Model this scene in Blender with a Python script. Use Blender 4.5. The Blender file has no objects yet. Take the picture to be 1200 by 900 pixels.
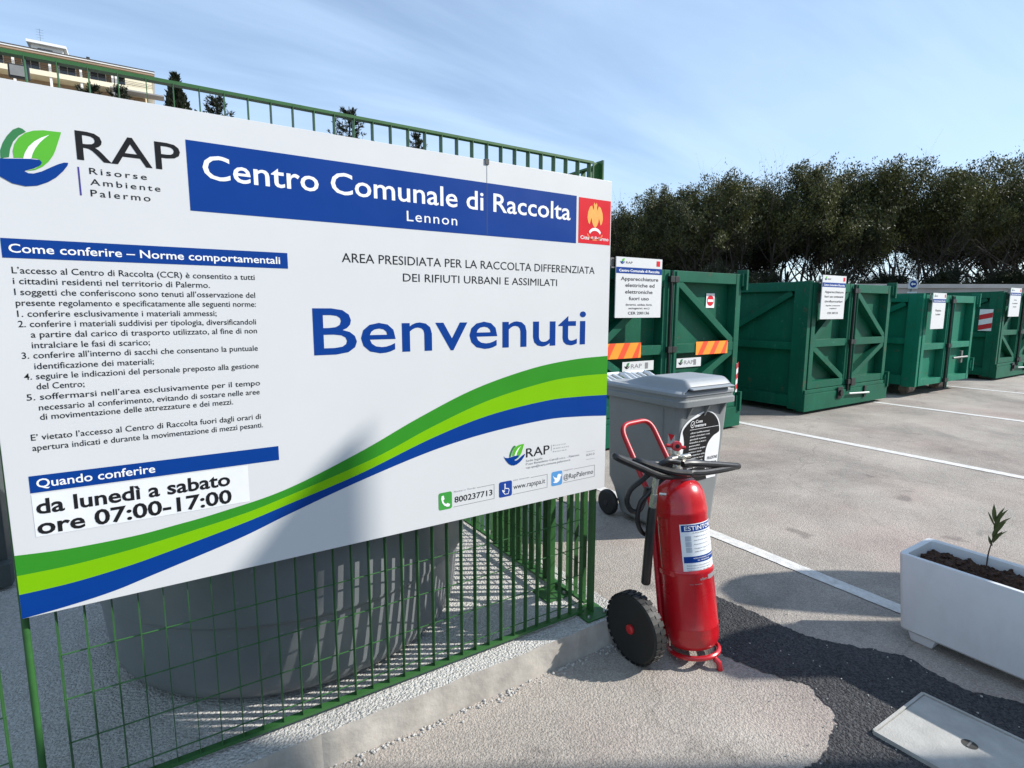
import bpy, bmesh, math, random
from mathutils import Vector, Matrix, noise
from mathutils.geometry import tessellate_polygon
R = math.radians
S = bpy.context.scene
COL = S.collection

# ------------------------------------------------------------------ camera
H_CAM = 1.55
yaw, pitch, roll = R(57.324), R(7.698), R(0.1206)
F0 = Vector((math.cos(yaw), math.sin(yaw), 0)); RT0 = Vector((math.sin(yaw), -math.cos(yaw), 0)); UP = Vector((0, 0, 1))
FW = math.cos(pitch)*F0 - math.sin(pitch)*UP
U2 = math.cos(pitch)*UP + math.sin(pitch)*F0
RT = math.cos(roll)*RT0 + math.sin(roll)*U2
U3 = -math.sin(roll)*RT0 + math.cos(roll)*U2
cd = bpy.data.cameras.new('camera'); cam = bpy.data.objects.new('camera', cd); COL.objects.link(cam)
cam.matrix_world = Matrix(((RT.x, U3.x, -FW.x, 0), (RT.y, U3.y, -FW.y, 0), (RT.z, U3.z, -FW.z, H_CAM), (0, 0, 0, 1)))
cd.sensor_fit = 'HORIZONTAL'; cd.sensor_width = 36; cd.lens = 36*645.22/1200
cd.clip_start = 0.05; cd.clip_end = 3000
S.camera = cam

# ------------------------------------------------------------------ world and sun
SUN_AZ = R(-31.0)          # direction towards the sun, angle from +X
SUN_EL = R(35.0)
sd = Vector((math.cos(SUN_AZ)*math.cos(SUN_EL), math.sin(SUN_AZ)*math.cos(SUN_EL), math.sin(SUN_EL)))
W = bpy.data.worlds.new('World'); S.world = W; W.use_nodes = True
nt = W.node_tree; nt.nodes.clear()
def N(t, typ, **kw):
    n = t.nodes.new(typ)
    for k, v in kw.items(): setattr(n, k, v)
    return n
out = N(nt, 'ShaderNodeOutputWorld'); bg = N(nt, 'ShaderNodeBackground'); bg.inputs[1].default_value = 0.135
sky = N(nt, 'ShaderNodeTexSky'); sky.sky_type = 'NISHITA'; sky.sun_disc = False
sky.sun_elevation = SUN_EL; sky.sun_rotation = math.pi/2 - SUN_AZ
sky.altitude = 0; sky.air_density = 1.0; sky.dust_density = 0.1; sky.ozone_density = 1.6
# thin streaky high cloud: noise on the sky direction, flattened
tc = N(nt, 'ShaderNodeTexCoord')
vm = N(nt, 'ShaderNodeVectorMath', operation='NORMALIZE')
nt.links.new(tc.outputs['Generated'], vm.inputs[0])
sx = N(nt, 'ShaderNodeSeparateXYZ'); nt.links.new(vm.outputs[0], sx.inputs[0])
zz = N(nt, 'ShaderNodeMath', operation='ADD'); zz.inputs[1].default_value = 0.12; nt.links.new(sx.outputs[2], zz.inputs[0])
dx = N(nt, 'ShaderNodeMath', operation='DIVIDE'); nt.links.new(sx.outputs[0], dx.inputs[0]); nt.links.new(zz.outputs[0], dx.inputs[1])
dy = N(nt, 'ShaderNodeMath', operation='DIVIDE'); nt.links.new(sx.outputs[1], dy.inputs[0]); nt.links.new(zz.outputs[0], dy.inputs[1])
cx = N(nt, 'ShaderNodeCombineXYZ'); nt.links.new(dx.outputs[0], cx.inputs[0]); nt.links.new(dy.outputs[0], cx.inputs[1])
mp = N(nt, 'ShaderNodeMapping'); mp.inputs['Rotation'].default_value = (0, 0, R(30)); mp.inputs['Scale'].default_value = (0.35, 1.5, 1)
nt.links.new(cx.outputs[0], mp.inputs[0])
n1 = N(nt, 'ShaderNodeTexNoise'); n1.inputs['Scale'].default_value = 0.8; n1.inputs['Detail'].default_value = 7; n1.inputs['Roughness'].default_value = 0.55; n1.inputs['Distortion'].default_value = 0.5
nt.links.new(mp.outputs[0], n1.inputs[0])
cr = N(nt, 'ShaderNodeValToRGB'); cr.color_ramp.elements[0].position = 0.30; cr.color_ramp.elements[0].color = (0.12, 0.12, 0.12, 1); cr.color_ramp.elements[1].position = 0.64; cr.color_ramp.elements[1].color = (0.80, 0.80, 0.80, 1)
nt.links.new(n1.outputs[0], cr.inputs[0])
mixc = N(nt, 'ShaderNodeMixRGB'); mixc.inputs[2].default_value = (3.9, 5.2, 7.0, 1)
nt.links.new(cr.outputs[0], mixc.inputs[0]); nt.links.new(sky.outputs[0], mixc.inputs[1])
nt.links.new(mixc.outputs[0], bg.inputs[0]); nt.links.new(bg.outputs[0], out.inputs[0])
sl = bpy.data.lights.new('sun', 'SUN'); sl.energy = 5.0; sl.angle = R(0.53); sl.color = (1.0, 0.965, 0.905)
so = bpy.data.objects.new('sun', sl); COL.objects.link(so); so.location = (20, -12, 18)
so.rotation_euler = sd.to_track_quat('Z', 'Y').to_euler()
S.view_settings.view_transform = 'Standard'; S.view_settings.look = 'None'
S.view_settings.gamma = 1; S.view_settings.use_curve_mapping = False
S.view_settings.exposure = 0.42
S.render.engine = 'CYCLES'
S.cycles.max_bounces = 6; S.cycles.diffuse_bounces = 3; S.cycles.glossy_bounces = 3; S.cycles.transparent_max_bounces = 8
S.cycles.use_denoising = True

# ------------------------------------------------------------------ materials
def srgb(r, g, b):
    f = lambda c: ((c/255)/12.92 if c/255 <= .04045 else ((c/255+.055)/1.055)**2.4)
    return (f(r), f(g), f(b))
MATS = {}
def mat(name, col, rough=0.6, metal=0.0, var=0.12, scale=6.0, bump=0.0, bscale=60.0, dirt=0.0, dirtcol=(0.12, 0.10, 0.08), spec=0.5, coat=0.0, detail=5, wear=0.0, wearcol=(0.11, 0.055, 0.03)):
    if name in MATS: return MATS[name]
    m = bpy.data.materials.new(name); m.use_nodes = True; t = m.node_tree
    b = t.nodes['Principled BSDF']; b.inputs['Roughness'].default_value = rough; b.inputs['Metallic'].default_value = metal
    b.inputs['Specular IOR Level'].default_value = spec; b.inputs['Coat Weight'].default_value = coat; b.inputs['Coat Roughness'].default_value = 0.08
    g = N(t, 'ShaderNodeTexCoord'); no = N(t, 'ShaderNodeTexNoise'); no.inputs['Scale'].default_value = scale; no.inputs['Detail'].default_value = detail; no.inputs['Roughness'].default_value = 0.6
    t.links.new(g.outputs['Object'], no.inputs[0])
    r = N(t, 'ShaderNodeValToRGB'); e = r.color_ramp.elements
    e[0].position = 0.3; e[1].position = 0.7
    e[0].color = tuple(max(0, c*(1-var)) for c in col)+(1,); e[1].color = tuple(min(1, c*(1+var)) for c in col)+(1,)
    t.links.new(no.outputs[0], r.inputs[0]); last = r.outputs[0]
    if dirt > 0:
        n2 = N(t, 'ShaderNodeTexNoise'); n2.inputs['Scale'].default_value = scale*0.55; n2.inputs['Detail'].default_value = 9; n2.inputs['Roughness'].default_value = 0.72
        mpp = N(t, 'ShaderNodeMapping'); mpp.inputs['Scale'].default_value = (1.6, 1.6, 0.5); mpp.inputs['Location'].default_value = (3.1, 1.7, 0.3)
        t.links.new(g.outputs['Object'], mpp.inputs[0]); t.links.new(mpp.outputs[0], n2.inputs[0])
        r2 = N(t, 'ShaderNodeValToRGB'); r2.color_ramp.elements[0].position = 0.50; r2.color_ramp.elements[1].position = 0.78
        r2.color_ramp.elements[0].color = (0, 0, 0, 1); r2.color_ramp.elements[1].color = (dirt, dirt, dirt, 1)
        t.links.new(n2.outputs[0], r2.inputs[0])
        mx = N(t, 'ShaderNodeMixRGB'); mx.inputs[2].default_value = (*dirtcol, 1)
        t.links.new(r2.outputs[0], mx.inputs[0]); t.links.new(last, mx.inputs[1]); last = mx.outputs[0]
    if wear > 0:
        for sc_, lo, hi, colr, amt, mapz in ((5.5, .615, .66, wearcol, wear, 1.0), (3.0, .54, .74, tuple(min(1, c*1.9+.05) for c in col), wear*.6, .16), (16.0, .63, .67, tuple(min(1, c*2.2+.10) for c in col), wear*.6, 1.0)):
            nw = N(t, 'ShaderNodeTexNoise'); nw.inputs['Scale'].default_value = sc_; nw.inputs['Detail'].default_value = 8; nw.inputs['Roughness'].default_value = 0.68
            mw = N(t, 'ShaderNodeMapping'); mw.inputs['Scale'].default_value = (1, 1, mapz); mw.inputs['Location'].default_value = (sc_, 2.7, .4)
            t.links.new(g.outputs['Object'], mw.inputs[0]); t.links.new(mw.outputs[0], nw.inputs[0])
            rw = N(t, 'ShaderNodeValToRGB'); rw.color_ramp.elements[0].position = lo; rw.color_ramp.elements[1].position = hi
            rw.color_ramp.elements[0].color = (0, 0, 0, 1); rw.color_ramp.elements[1].color = (amt, amt, amt, 1)
            t.links.new(nw.outputs[0], rw.inputs[0])
            xw = N(t, 'ShaderNodeMixRGB'); xw.inputs[2].default_value = (*colr, 1)
            t.links.new(rw.outputs[0], xw.inputs[0]); t.links.new(last, xw.inputs[1]); last = xw.outputs[0]
    t.links.new(last, b.inputs['Base Color'])
    mr = N(t, 'ShaderNodeMapRange'); mr.inputs['To Min'].default_value = max(0.03, rough-0.08); mr.inputs['To Max'].default_value = min(1, rough+0.1)
    t.links.new(no.outputs[0], mr.inputs['Value']); t.links.new(mr.outputs[0], b.inputs['Roughness'])
    if bump > 0:
        nb = N(t, 'ShaderNodeTexNoise'); nb.inputs['Scale'].default_value = bscale; nb.inputs['Detail'].default_value = 4
        t.links.new(g.outputs['Object'], nb.inputs[0])
        bp = N(t, 'ShaderNodeBump'); bp.inputs['Strength'].default_value = bump; bp.inputs['Distance'].default_value = 0.01
        t.links.new(nb.outputs[0], bp.inputs['Height']); t.links.new(bp.outputs[0], b.inputs['Normal'])
    MATS[name] = m; return m

def ground_mat(name, c_dark, c_light, speck_dark, speck_light, vscale=140.0, bump=0.5, dist=0.012, stain=0.5, pebble=0.5, tint=None, cracks=0.0):
    """worn asphalt / gravel: big blotches, aggregate cells, cracks of dirt, bumps"""
    m = bpy.data.materials.new(name); m.use_nodes = True; t = m.node_tree; b = t.nodes['Principled BSDF']
    b.inputs['Roughness'].default_value = 0.88; b.inputs['Specular IOR Level'].default_value = 0.35
    g = N(t, 'ShaderNodeTexCoord'); P = g.outputs['Object']
    big = N(t, 'ShaderNodeTexNoise'); big.inputs['Scale'].default_value = 1.3; big.inputs['Detail'].default_value = 8; big.inputs['Roughness'].default_value = 0.65
    t.links.new(P, big.inputs[0])
    r = N(t, 'ShaderNodeValToRGB'); r.color_ramp.elements[0].position = 0.33; r.color_ramp.elements[1].position = 0.66
    r.color_ramp.elements[0].color = (*c_dark, 1); r.color_ramp.elements[1].color = (*c_light, 1)
    t.links.new(big.outputs[0], r.inputs[0]); last = r.outputs[0]
    vo = N(t, 'ShaderNodeTexVoronoi'); vo.inputs['Scale'].default_value = vscale; t.links.new(P, vo.inputs[0])
    sep = N(t, 'ShaderNodeSeparateColor'); t.links.new(vo.outputs['Color'], sep.inputs[0])
    rr = N(t, 'ShaderNodeValToRGB'); rr.color_ramp.interpolation = 'LINEAR'
    rr.color_ramp.elements[0].position = 0.0; rr.color_ramp.elements[0].color = (*speck_dark, 1)
    rr.color_ramp.elements[1].position = 1.0; rr.color_ramp.elements[1].color = (*speck_light, 1)
    t.links.new(sep.outputs[0], rr.inputs[0])
    mx = N(t, 'ShaderNodeMixRGB'); mx.inputs[0].default_value = pebble
    t.links.new(last, mx.inputs[1]); t.links.new(rr.outputs[0], mx.inputs[2]); last = mx.outputs[0]
    if stain > 0:
        s = N(t, 'ShaderNodeTexNoise'); s.inputs['Scale'].default_value = 0.45; s.inputs['Detail'].default_value = 10; s.inputs['Roughness'].default_value = 0.7; s.inputs['Distortion'].default_value = 0.6
        t.links.new(P, s.inputs[0])
        r3 = N(t, 'ShaderNodeValToRGB'); r3.color_ramp.elements[0].position = 0.47; r3.color_ramp.elements[1].position = 0.64
        r3.color_ramp.elements[0].color = (1, 1, 1, 1); r3.color_ramp.elements[1].color = (1-stain, 1-stain*0.98, 1-stain*0.95, 1)
        t.links.new(s.outputs[0], r3.inputs[0])
        mm = N(t, 'ShaderNodeMixRGB', blend_type='MULTIPLY'); mm.inputs[0].default_value = 1
        t.links.new(last, mm.inputs[1]); t.links.new(r3.outputs[0], mm.inputs[2]); last = mm.outputs[0]
    if tint:
        s = N(t, 'ShaderNodeTexNoise'); s.inputs['Scale'].default_value = 0.9; s.inputs['Detail'].default_value = 5
        mp2 = N(t, 'ShaderNodeMapping'); mp2.inputs['Location'].default_value = (5.3, 2.2, 0); t.links.new(P, mp2.inputs[0]); t.links.new(mp2.outputs[0], s.inputs[0])
        r4 = N(t, 'ShaderNodeValToRGB'); r4.color_ramp.elements[0].position = 0.5; r4.color_ramp.elements[1].position = 0.72
        r4.color_ramp.elements[0].color = (1, 1, 1, 1); r4.color_ramp.elements[1].color = (*tint, 1)
        t.links.new(s.outputs[0], r4.inputs[0])
        mm = N(t, 'ShaderNodeMixRGB', blend_type='MULTIPLY'); mm.inputs[0].default_value = 1
        t.links.new(last, mm.inputs[1]); t.links.new(r4.outputs[0], mm.inputs[2]); last = mm.outputs[0]
    if cracks > 0:
        nd = N(t, 'ShaderNodeTexNoise'); nd.inputs['Scale'].default_value = 1.6; nd.inputs['Detail'].default_value = 6; t.links.new(P, nd.inputs[0])
        ma = N(t, 'ShaderNodeMixRGB', blend_type='LINEAR_LIGHT'); ma.inputs[0].default_value = 0.35; t.links.new(P, ma.inputs[1]); t.links.new(nd.outputs['Color'], ma.inputs[2])
        vc = N(t, 'ShaderNodeTexVoronoi', feature='DISTANCE_TO_EDGE'); vc.inputs['Scale'].default_value = 0.55; t.links.new(ma.outputs[0], vc.inputs[0])
        rc = N(t, 'ShaderNodeValToRGB'); rc.color_ramp.elements[0].position = 0.0; rc.color_ramp.elements[1].position = 0.0045
        rc.color_ramp.elements[0].color = (1-cracks, 1-cracks, 1-cracks, 1); rc.color_ramp.elements[1].color = (1, 1, 1, 1); t.links.new(vc.outputs['Distance'], rc.inputs[0])
        mm = N(t, 'ShaderNodeMixRGB', blend_type='MULTIPLY'); mm.inputs[0].default_value = 1
        t.links.new(last, mm.inputs[1]); t.links.new(rc.outputs[0], mm.inputs[2]); last = mm.outputs[0]
        so_n = N(t, 'ShaderNodeTexNoise'); so_n.inputs['Scale'].default_value = 3.2; so_n.inputs['Detail'].default_value = 3; so_n.inputs['Distortion'].default_value = 0.3
        t.links.new(P, so_n.inputs[0]); ro = N(t, 'ShaderNodeValToRGB'); ro.color_ramp.elements[0].position = 0.66; ro.color_ramp.elements[1].position = 0.74
        ro.color_ramp.elements[0].color = (1, 1, 1, 1); ro.color_ramp.elements[1].color = (.66, .66, .67, 1); t.links.new(so_n.outputs[0], ro.inputs[0])
        mm = N(t, 'ShaderNodeMixRGB', blend_type='MULTIPLY'); mm.inputs[0].default_value = 1
        t.links.new(last, mm.inputs[1]); t.links.new(ro.outputs[0], mm.inputs[2]); last = mm.outputs[0]
    t.links.new(last, b.inputs['Base Color'])
    v2 = N(t, 'ShaderNodeTexVoronoi'); v2.inputs['Scale'].default_value = vscale*0.6; t.links.new(P, v2.inputs[0])
    nb = N(t, 'ShaderNodeTexNoise'); nb.inputs['Scale'].default_value = vscale*1.2; nb.inputs['Detail'].default_value = 5; t.links.new(P, nb.inputs[0])
    ad = N(t, 'ShaderNodeMath', operation='MULTIPLY_ADD'); ad.inputs[1].default_value = -0.8
    t.links.new(v2.outputs['Distance'], ad.inputs[0]); t.links.new(nb.outputs[0], ad.inputs[2])
    bp = N(t, 'ShaderNodeBump'); bp.inputs['Strength'].default_value = bump; bp.inputs['Distance'].default_value = dist
    t.links.new(ad.outputs[0], bp.inputs['Height']); t.links.new(bp.outputs[0], b.inputs['Normal'])
    return m

def leaf_mat(name, c1, c2, trans=0.25):
    m = bpy.data.materials.new(name); m.use_nodes = True; t = m.node_tree; b = t.nodes['Principled BSDF']
    b.inputs['Roughness'].default_value = 0.55; b.inputs['Specular IOR Level'].default_value = 0.35
    ge = N(t, 'ShaderNodeNewGeometry'); r = N(t, 'ShaderNodeValToRGB')
    r.color_ramp.elements[0].color = (*c1, 1); r.color_ramp.elements[1].color = (*c2, 1)
    t.links.new(ge.outputs['Random Per Island'], r.inputs[0])
    g = N(t, 'ShaderNodeTexCoord'); no = N(t, 'ShaderNodeTexNoise'); no.inputs['Scale'].default_value = 0.5; no.inputs['Detail'].default_value = 3
    t.links.new(g.outputs['Object'], no.inputs[0])
    r2 = N(t, 'ShaderNodeValToRGB'); r2.color_ramp.elements[0].position = 0.35; r2.color_ramp.elements[1].position = 0.65
    r2.color_ramp.elements[0].color = (0.6, 0.66, 0.7, 1); r2.color_ramp.elements[1].color = (1.35, 1.25, 0.95, 1)
    t.links.new(no.outputs[0], r2.inputs[0])
    mm = N(t, 'ShaderNodeMixRGB', blend_type='MULTIPLY'); mm.inputs[0].default_value = 1
    t.links.new(r.outputs[0], mm.inputs[1]); t.links.new(r2.outputs[0], mm.inputs[2])
    t.links.new(mm.outputs[0], b.inputs['Base Color'])
    tr = N(t, 'ShaderNodeBsdfTranslucent'); t.links.new(mm.outputs[0], tr.inputs[0])
    ms = N(t, 'ShaderNodeMixShader'); ms.inputs[0].default_value = trans
    o = t.nodes['Material Output']; t.links.new(b.outputs[0], ms.inputs[1]); t.links.new(tr.outputs[0], ms.inputs[2]); t.links.new(ms.outputs[0], o.inputs[0])
    return m

# ------------------------------------------------------------------ mesh helpers
class MB:
    def __init__(s): s.bm = bmesh.new()
    def box(s, x0, x1, y0, y1, z0, z1):
        v = [s.bm.verts.new(p) for p in ((x0,y0,z0),(x1,y0,z0),(x1,y1,z0),(x0,y1,z0),(x0,y0,z1),(x1,y0,z1),(x1,y1,z1),(x0,y1,z1))]
        for f in ((3,2,1,0),(4,5,6,7),(0,1,5,4),(1,2,6,5),(2,3,7,6),(3,0,4,7)): s.bm.faces.new([v[i] for i in f])
        return s
    def hexa(s, pts):
        v = [s.bm.verts.new(p) for p in pts]
        for f in ((3,2,1,0),(4,5,6,7),(0,1,5,4),(1,2,6,5),(2,3,7,6),(3,0,4,7)): s.bm.faces.new([v[i] for i in f])
        return s
    def bar(s, p0, p1, w, d, nrm):
        """rectangular bar from p0 to p1, width w across, depth d along nrm (centred)"""
        p0, p1, n = Vector(p0), Vector(p1), Vector(nrm).normalized(); a = (p1-p0).normalized(); c = a.cross(n).normalized()
        q = []
        for p in (p0, p1):
            for i, j in ((-1,-1),(1,-1),(1,1),(-1,1)): q.append(p + c*(w/2*i) + n*(d/2*j))
        return s.hexa(q)
    def cyl(s, p0, p1, r0, r1=None, seg=20, caps=True):
        if r1 is None: r1 = r0
        p0, p1 = Vector(p0), Vector(p1); a = (p1-p0).normalized(); u = a.orthogonal().normalized(); w = a.cross(u)
        A = [s.bm.verts.new(p0 + (u*math.cos(2*math.pi*i/seg)+w*math.sin(2*math.pi*i/seg))*r0) for i in range(seg)]
        B = [s.bm.verts.new(p1 + (u*math.cos(2*math.pi*i/seg)+w*math.sin(2*math.pi*i/seg))*r1) for i in range(seg)]
        for i in range(seg): s.bm.faces.new((A[i], A[(i+1)%seg], B[(i+1)%seg], B[i]))
        if caps: s.bm.faces.new(A[::-1]); s.bm.faces.new(B)
        return s
    def tube(s, pts, r, seg=10, closed=False):
        P = [Vector(p) for p in pts]; n = len(P); rad = r if isinstance(r, (list, tuple)) else [r]*n
        rings = []; u = None
        for i in range(n):
            if closed: tg = (P[(i+1)%n]-P[i-1]).normalized()
            else: tg = (P[min(i+1, n-1)]-P[max(i-1, 0)]).normalized()
            if u is None: u = tg.orthogonal().normalized()
            else:
                u = (u - tg*u.dot(tg))
                u = u.normalized() if u.length > 1e-6 else tg.orthogonal().normalized()
            w = tg.cross(u)
            rings.append([s.bm.verts.new(P[i] + (u*math.cos(2*math.pi*k/seg)+w*math.sin(2*math.pi*k/seg))*rad[i]) for k in range(seg)])
        for i in range(n if closed else n-1):
            A, B = rings[i], rings[(i+1) % n]
            off = 0
            if closed and i == n-1:
                off = min(range(seg), key=lambda o: (A[0].co-B[o].co).length)
            for k in range(seg): s.bm.faces.new((A[k], A[(k+1)%seg], B[(k+1+off)%seg], B[(k+off)%seg]))
        if not closed: s.bm.faces.new(rings[0][::-1]); s.bm.faces.new(rings[-1])
        return s
    def lathe(s, prof, o=(0,0,0), axis='z', seg=48):
        o = Vector(o); rings = []
        for r_, h in prof:
            ring = []
            for k in range(seg):
                a = 2*math.pi*k/seg; c, d = r_*math.cos(a), r_*math.sin(a)
                p = {'z': (c, d, h), 'x': (h, c, d), 'y': (c, h, d)}[axis]
                ring.append(s.bm.verts.new(o+Vector(p)))
            rings.append(ring)
        for A, B in zip(rings, rings[1:]):
            for k in range(seg): s.bm.faces.new((A[k], A[(k+1)%seg], B[(k+1)%seg], B[k]))
        if prof[0][0] > 1e-4: s.bm.faces.new(rings[0][::-1])
        if prof[-1][0] > 1e-4: s.bm.faces.new(rings[-1])
        bmesh.ops.remove_doubles(s.bm, verts=[v for v in s.bm.verts], dist=1e-6)
        return s
    def poly(s, pts, th=0.0, direction=(0, -1, 0)):
        """flat polygon (any concave outline), optionally a slab of thickness th along direction"""
        P = [Vector(p) for p in pts]; tri = tessellate_polygon([P]); n = len(P)
        A = [s.bm.verts.new(p) for p in P]
        for t in tri: s.bm.faces.new([A[i] for i in t])
        if th:
            D = Vector(direction)*th; B = [s.bm.verts.new(p+D) for p in P]
            for t in tri: s.bm.faces.new([B[i] for i in t[::-1]])
            for i in range(n): s.bm.faces.new((A[i], A[(i+1)%n], B[(i+1)%n], B[i]))
        return s
    def grid(s, fn, nu, nv):
        V = [[s.bm.verts.new(fn(i/nu, j/nv)) for j in range(nv+1)] for i in range(nu+1)]
        for i in range(nu):
            for j in range(nv): s.bm.faces.new((V[i][j], V[i+1][j], V[i+1][j+1], V[i][j+1]))
        return s
    def xf(s, M):
        bmesh.ops.transform(s.bm, matrix=M, verts=s.bm.verts); return s
    def build(s, name, m, parent=None, bevel=0.0, smooth=35, fix=True):
        bm = s.bm
        if fix: bmesh.ops.recalc_face_normals(bm, faces=bm.faces)
        if bevel > 0:
            ed = [e for e in bm.edges if len(e.link_faces) == 2 and e.calc_face_angle(0) > R(30)]
            bmesh.ops.bevel(bm, geom=ed, offset=bevel, segments=2, affect='EDGES', profile=0.6, clamp_overlap=True)
        if smooth:
            for f in bm.faces: f.smooth = True
            for e in bm.edges:
                if len(e.link_faces) != 2 or e.calc_face_angle(0) > R(smooth): e.smooth = False
        me = bpy.data.meshes.new(name)
        if parent is not None:
            w = world_of(parent); bmesh.ops.translate(bm, verts=bm.verts, vec=-w)
        bm.to_mesh(me); bm.free(); me.materials.append(m)
        o = bpy.data.objects.new(name, me); COL.objects.link(o)
        if bevel > 0:
            wn = o.modifiers.new('weighted', 'WEIGHTED_NORMAL'); wn.keep_sharp = True
        if parent is not None: o.parent = parent
        return o
def world_of(o):
    w = Vector((0, 0, 0))
    while o is not None: w += o.location; o = o.parent
    return w
def tag(o, label=None, cat=None, group=None, kind=None):
    for k, v in (('label', label), ('category', cat), ('group', group), ('kind', kind)):
        if v: o[k] = v
    return o
def thing(name, loc, label, cat, group=None):
    o = bpy.data.objects.new(name, None); COL.objects.link(o); o.location = loc; o.empty_display_size = 0.2
    return tag(o, label, cat, group)
def structure(name, mb, m, **kw):
    o = mb.build(name, m, **kw); o['kind'] = 'structure'; return o

# ---- lettering (built-in font, turned into flat mesh)
_caph = None
def text_mesh(body, bold=0.0, spacing=1.0):
    cu = bpy.data.curves.new('lettering', 'FONT'); cu.body = body; cu.size = 1; cu.resolution_u = 3; cu.offset = bold; cu.space_character = spacing; cu.fill_mode = 'FRONT'
    ob = bpy.data.objects.new('lettering', cu); COL.objects.link(ob)
    dg = bpy.context.evaluated_depsgraph_get(); dg.update()
    me = bpy.data.meshes.new_from_object(ob.evaluated_get(dg)); bpy.data.objects.remove(ob); bpy.data.curves.remove(cu)
    vs = [(v.co.x, v.co.y) for v in me.vertices]; fs = [tuple(p.vertices) for p in me.polygons]; bpy.data.meshes.remove(me)
    return vs, fs
def cap_height():
    global _caph
    if _caph is None:
        v, f = text_mesh('H'); _caph = max(y for x, y in v)
    return _caph
def letters(mb, body, x0, x1, zb, cap, place, bold=0.0, spacing=1.0, curve=False):
    """ink of body fitted between x0 and x1 on baseline zb with capital height cap; place(u, v) -> 3D point"""
    vs, fs = text_mesh(body, bold, spacing)
    if not vs: return mb
    a, b = min(x for x, y in vs), max(x for x, y in vs); k = (x1-x0)/(b-a); kz = cap/cap_height()
    bv = [mb.bm.verts.new(place(x0+(x-a)*k, zb+y*kz)) for x, y in vs]
    for f in fs:
        try: mb.bm.faces.new([bv[i] for i in f])
        except ValueError: pass
    return mb

# ================================================================== SETTING
M_asph = ground_mat('asphalt_worn', (0.235, 0.206, 0.180), (0.405, 0.358, 0.312), (0.15, 0.138, 0.125), (0.60, 0.54, 0.475), vscale=190, bump=0.50, stain=0.34, pebble=0.36, cracks=.24, tint=(0.98, 0.90, 0.90))
M_patch = ground_mat('asphalt_fresh', (0.026, 0.026, 0.031), (0.046, 0.046, 0.051), (0.010, 0.010, 0.012), (0.20, 0.197, 0.195), vscale=140, bump=0.9, dist=0.016, stain=0.35, pebble=0.34)
M_plinth = ground_mat('roughcast', (0.48, 0.455, 0.42), (0.62, 0.60, 0.565), (0.22, 0.21, 0.20), (0.74, 0.72, 0.69), vscale=150, bump=0.8, dist=0.014, stain=0.22, pebble=0.38)
M_screed = mat('kerb_concrete', (0.36, 0.33, 0.29), 0.85, var=0.2, scale=9, bump=0.3, bscale=40, dirt=0.6, dirtcol=(0.20, 0.17, 0.14))
M_white = mat('road_paint', (0.60, 0.585, 0.56), 0.75, var=0.16, scale=22, bump=0.35, bscale=150, dirt=0.75, dirtcol=(0.34, 0.32, 0.30))

g = MB(); g.grid(lambda u, v: (-200+u*500, -200+v*500, 0), 10, 10)
structure('ground', g, M_asph, smooth=0)

# dark trench reinstatement, ragged outline, 4 mm proud
random.seed(3)
ol = [(2.05,1.46),(2.46,1.78),(2.50,1.59),(2.503,1.40),(2.52,1.283),(2.585,1.161),(2.66,1.07),(2.74,0.972),(2.724,0.843),(2.707,0.739),(2.80,0.583),(2.86,0.40),(2.84,0.0),(2.9,-0.6),(2.2,-0.6),(2.10,0.0),(1.92,0.45),(1.70,0.78),(1.752,0.887),(1.83,0.875),(1.905,0.881),(2.013,0.922),(2.06,0.935),(2.111,0.963),(2.178,1.094),(2.104,1.238),(2.054,1.40)]
pts = []
for i, p in enumerate(ol):
    q = ol[(i+1) % len(ol)]; n = max(1, int(math.hypot(q[0]-p[0], q[1]-p[1])/0.012))
    for k in range(n):
        j = 0.007; bx_, by_ = p[0]+(q[0]-p[0])*k/n, p[1]+(q[1]-p[1])*k/n
        wv = Vector((noise.noise((bx_*3, by_*3, 0)), noise.noise((bx_*3, by_*3, 9)), 0))*.03+Vector((noise.noise((bx_*24, by_*24, 3)), noise.noise((bx_*24, by_*24, 6)), 0))*.012
        pts.append((bx_+wv.x+random.uniform(-j, j), by_+wv.y+random.uniform(-j, j), 0.004))
structure('asphalt_patch', MB().poly(pts), M_patch, smooth=0)

# parking bay lines (flat sheets), 12 cm wide
for i, (x, w) in enumerate(((3.165, 0.10), (6.72, 0.12), (10.19, 0.12), (13.67, 0.12), (17.2, 0.12))):
    g = MB(); random.seed(20+i)
    ya, yb = 4.9, (0.30 if i == 0 else -2.5); n = 120
    L_ = []; R_ = []
    for k in range(n+1):
        y = ya+(yb-ya)*k/n; j = lambda: random.uniform(-0.0022, 0.0022)
        L_.append((x-w/2+j(), y, 0.0042)); R_.append((x+w/2+j(), y, 0.0042))
    for k in range(n): g.bm.faces.new([g.bm.verts.new(p) for p in (L_[k], R_[k], R_[k+1], L_[k+1])])
    bmesh.ops.remove_doubles(g.bm, verts=g.bm.verts, dist=1e-5)
    structure('parking_line', g, M_white, smooth=0)

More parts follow.
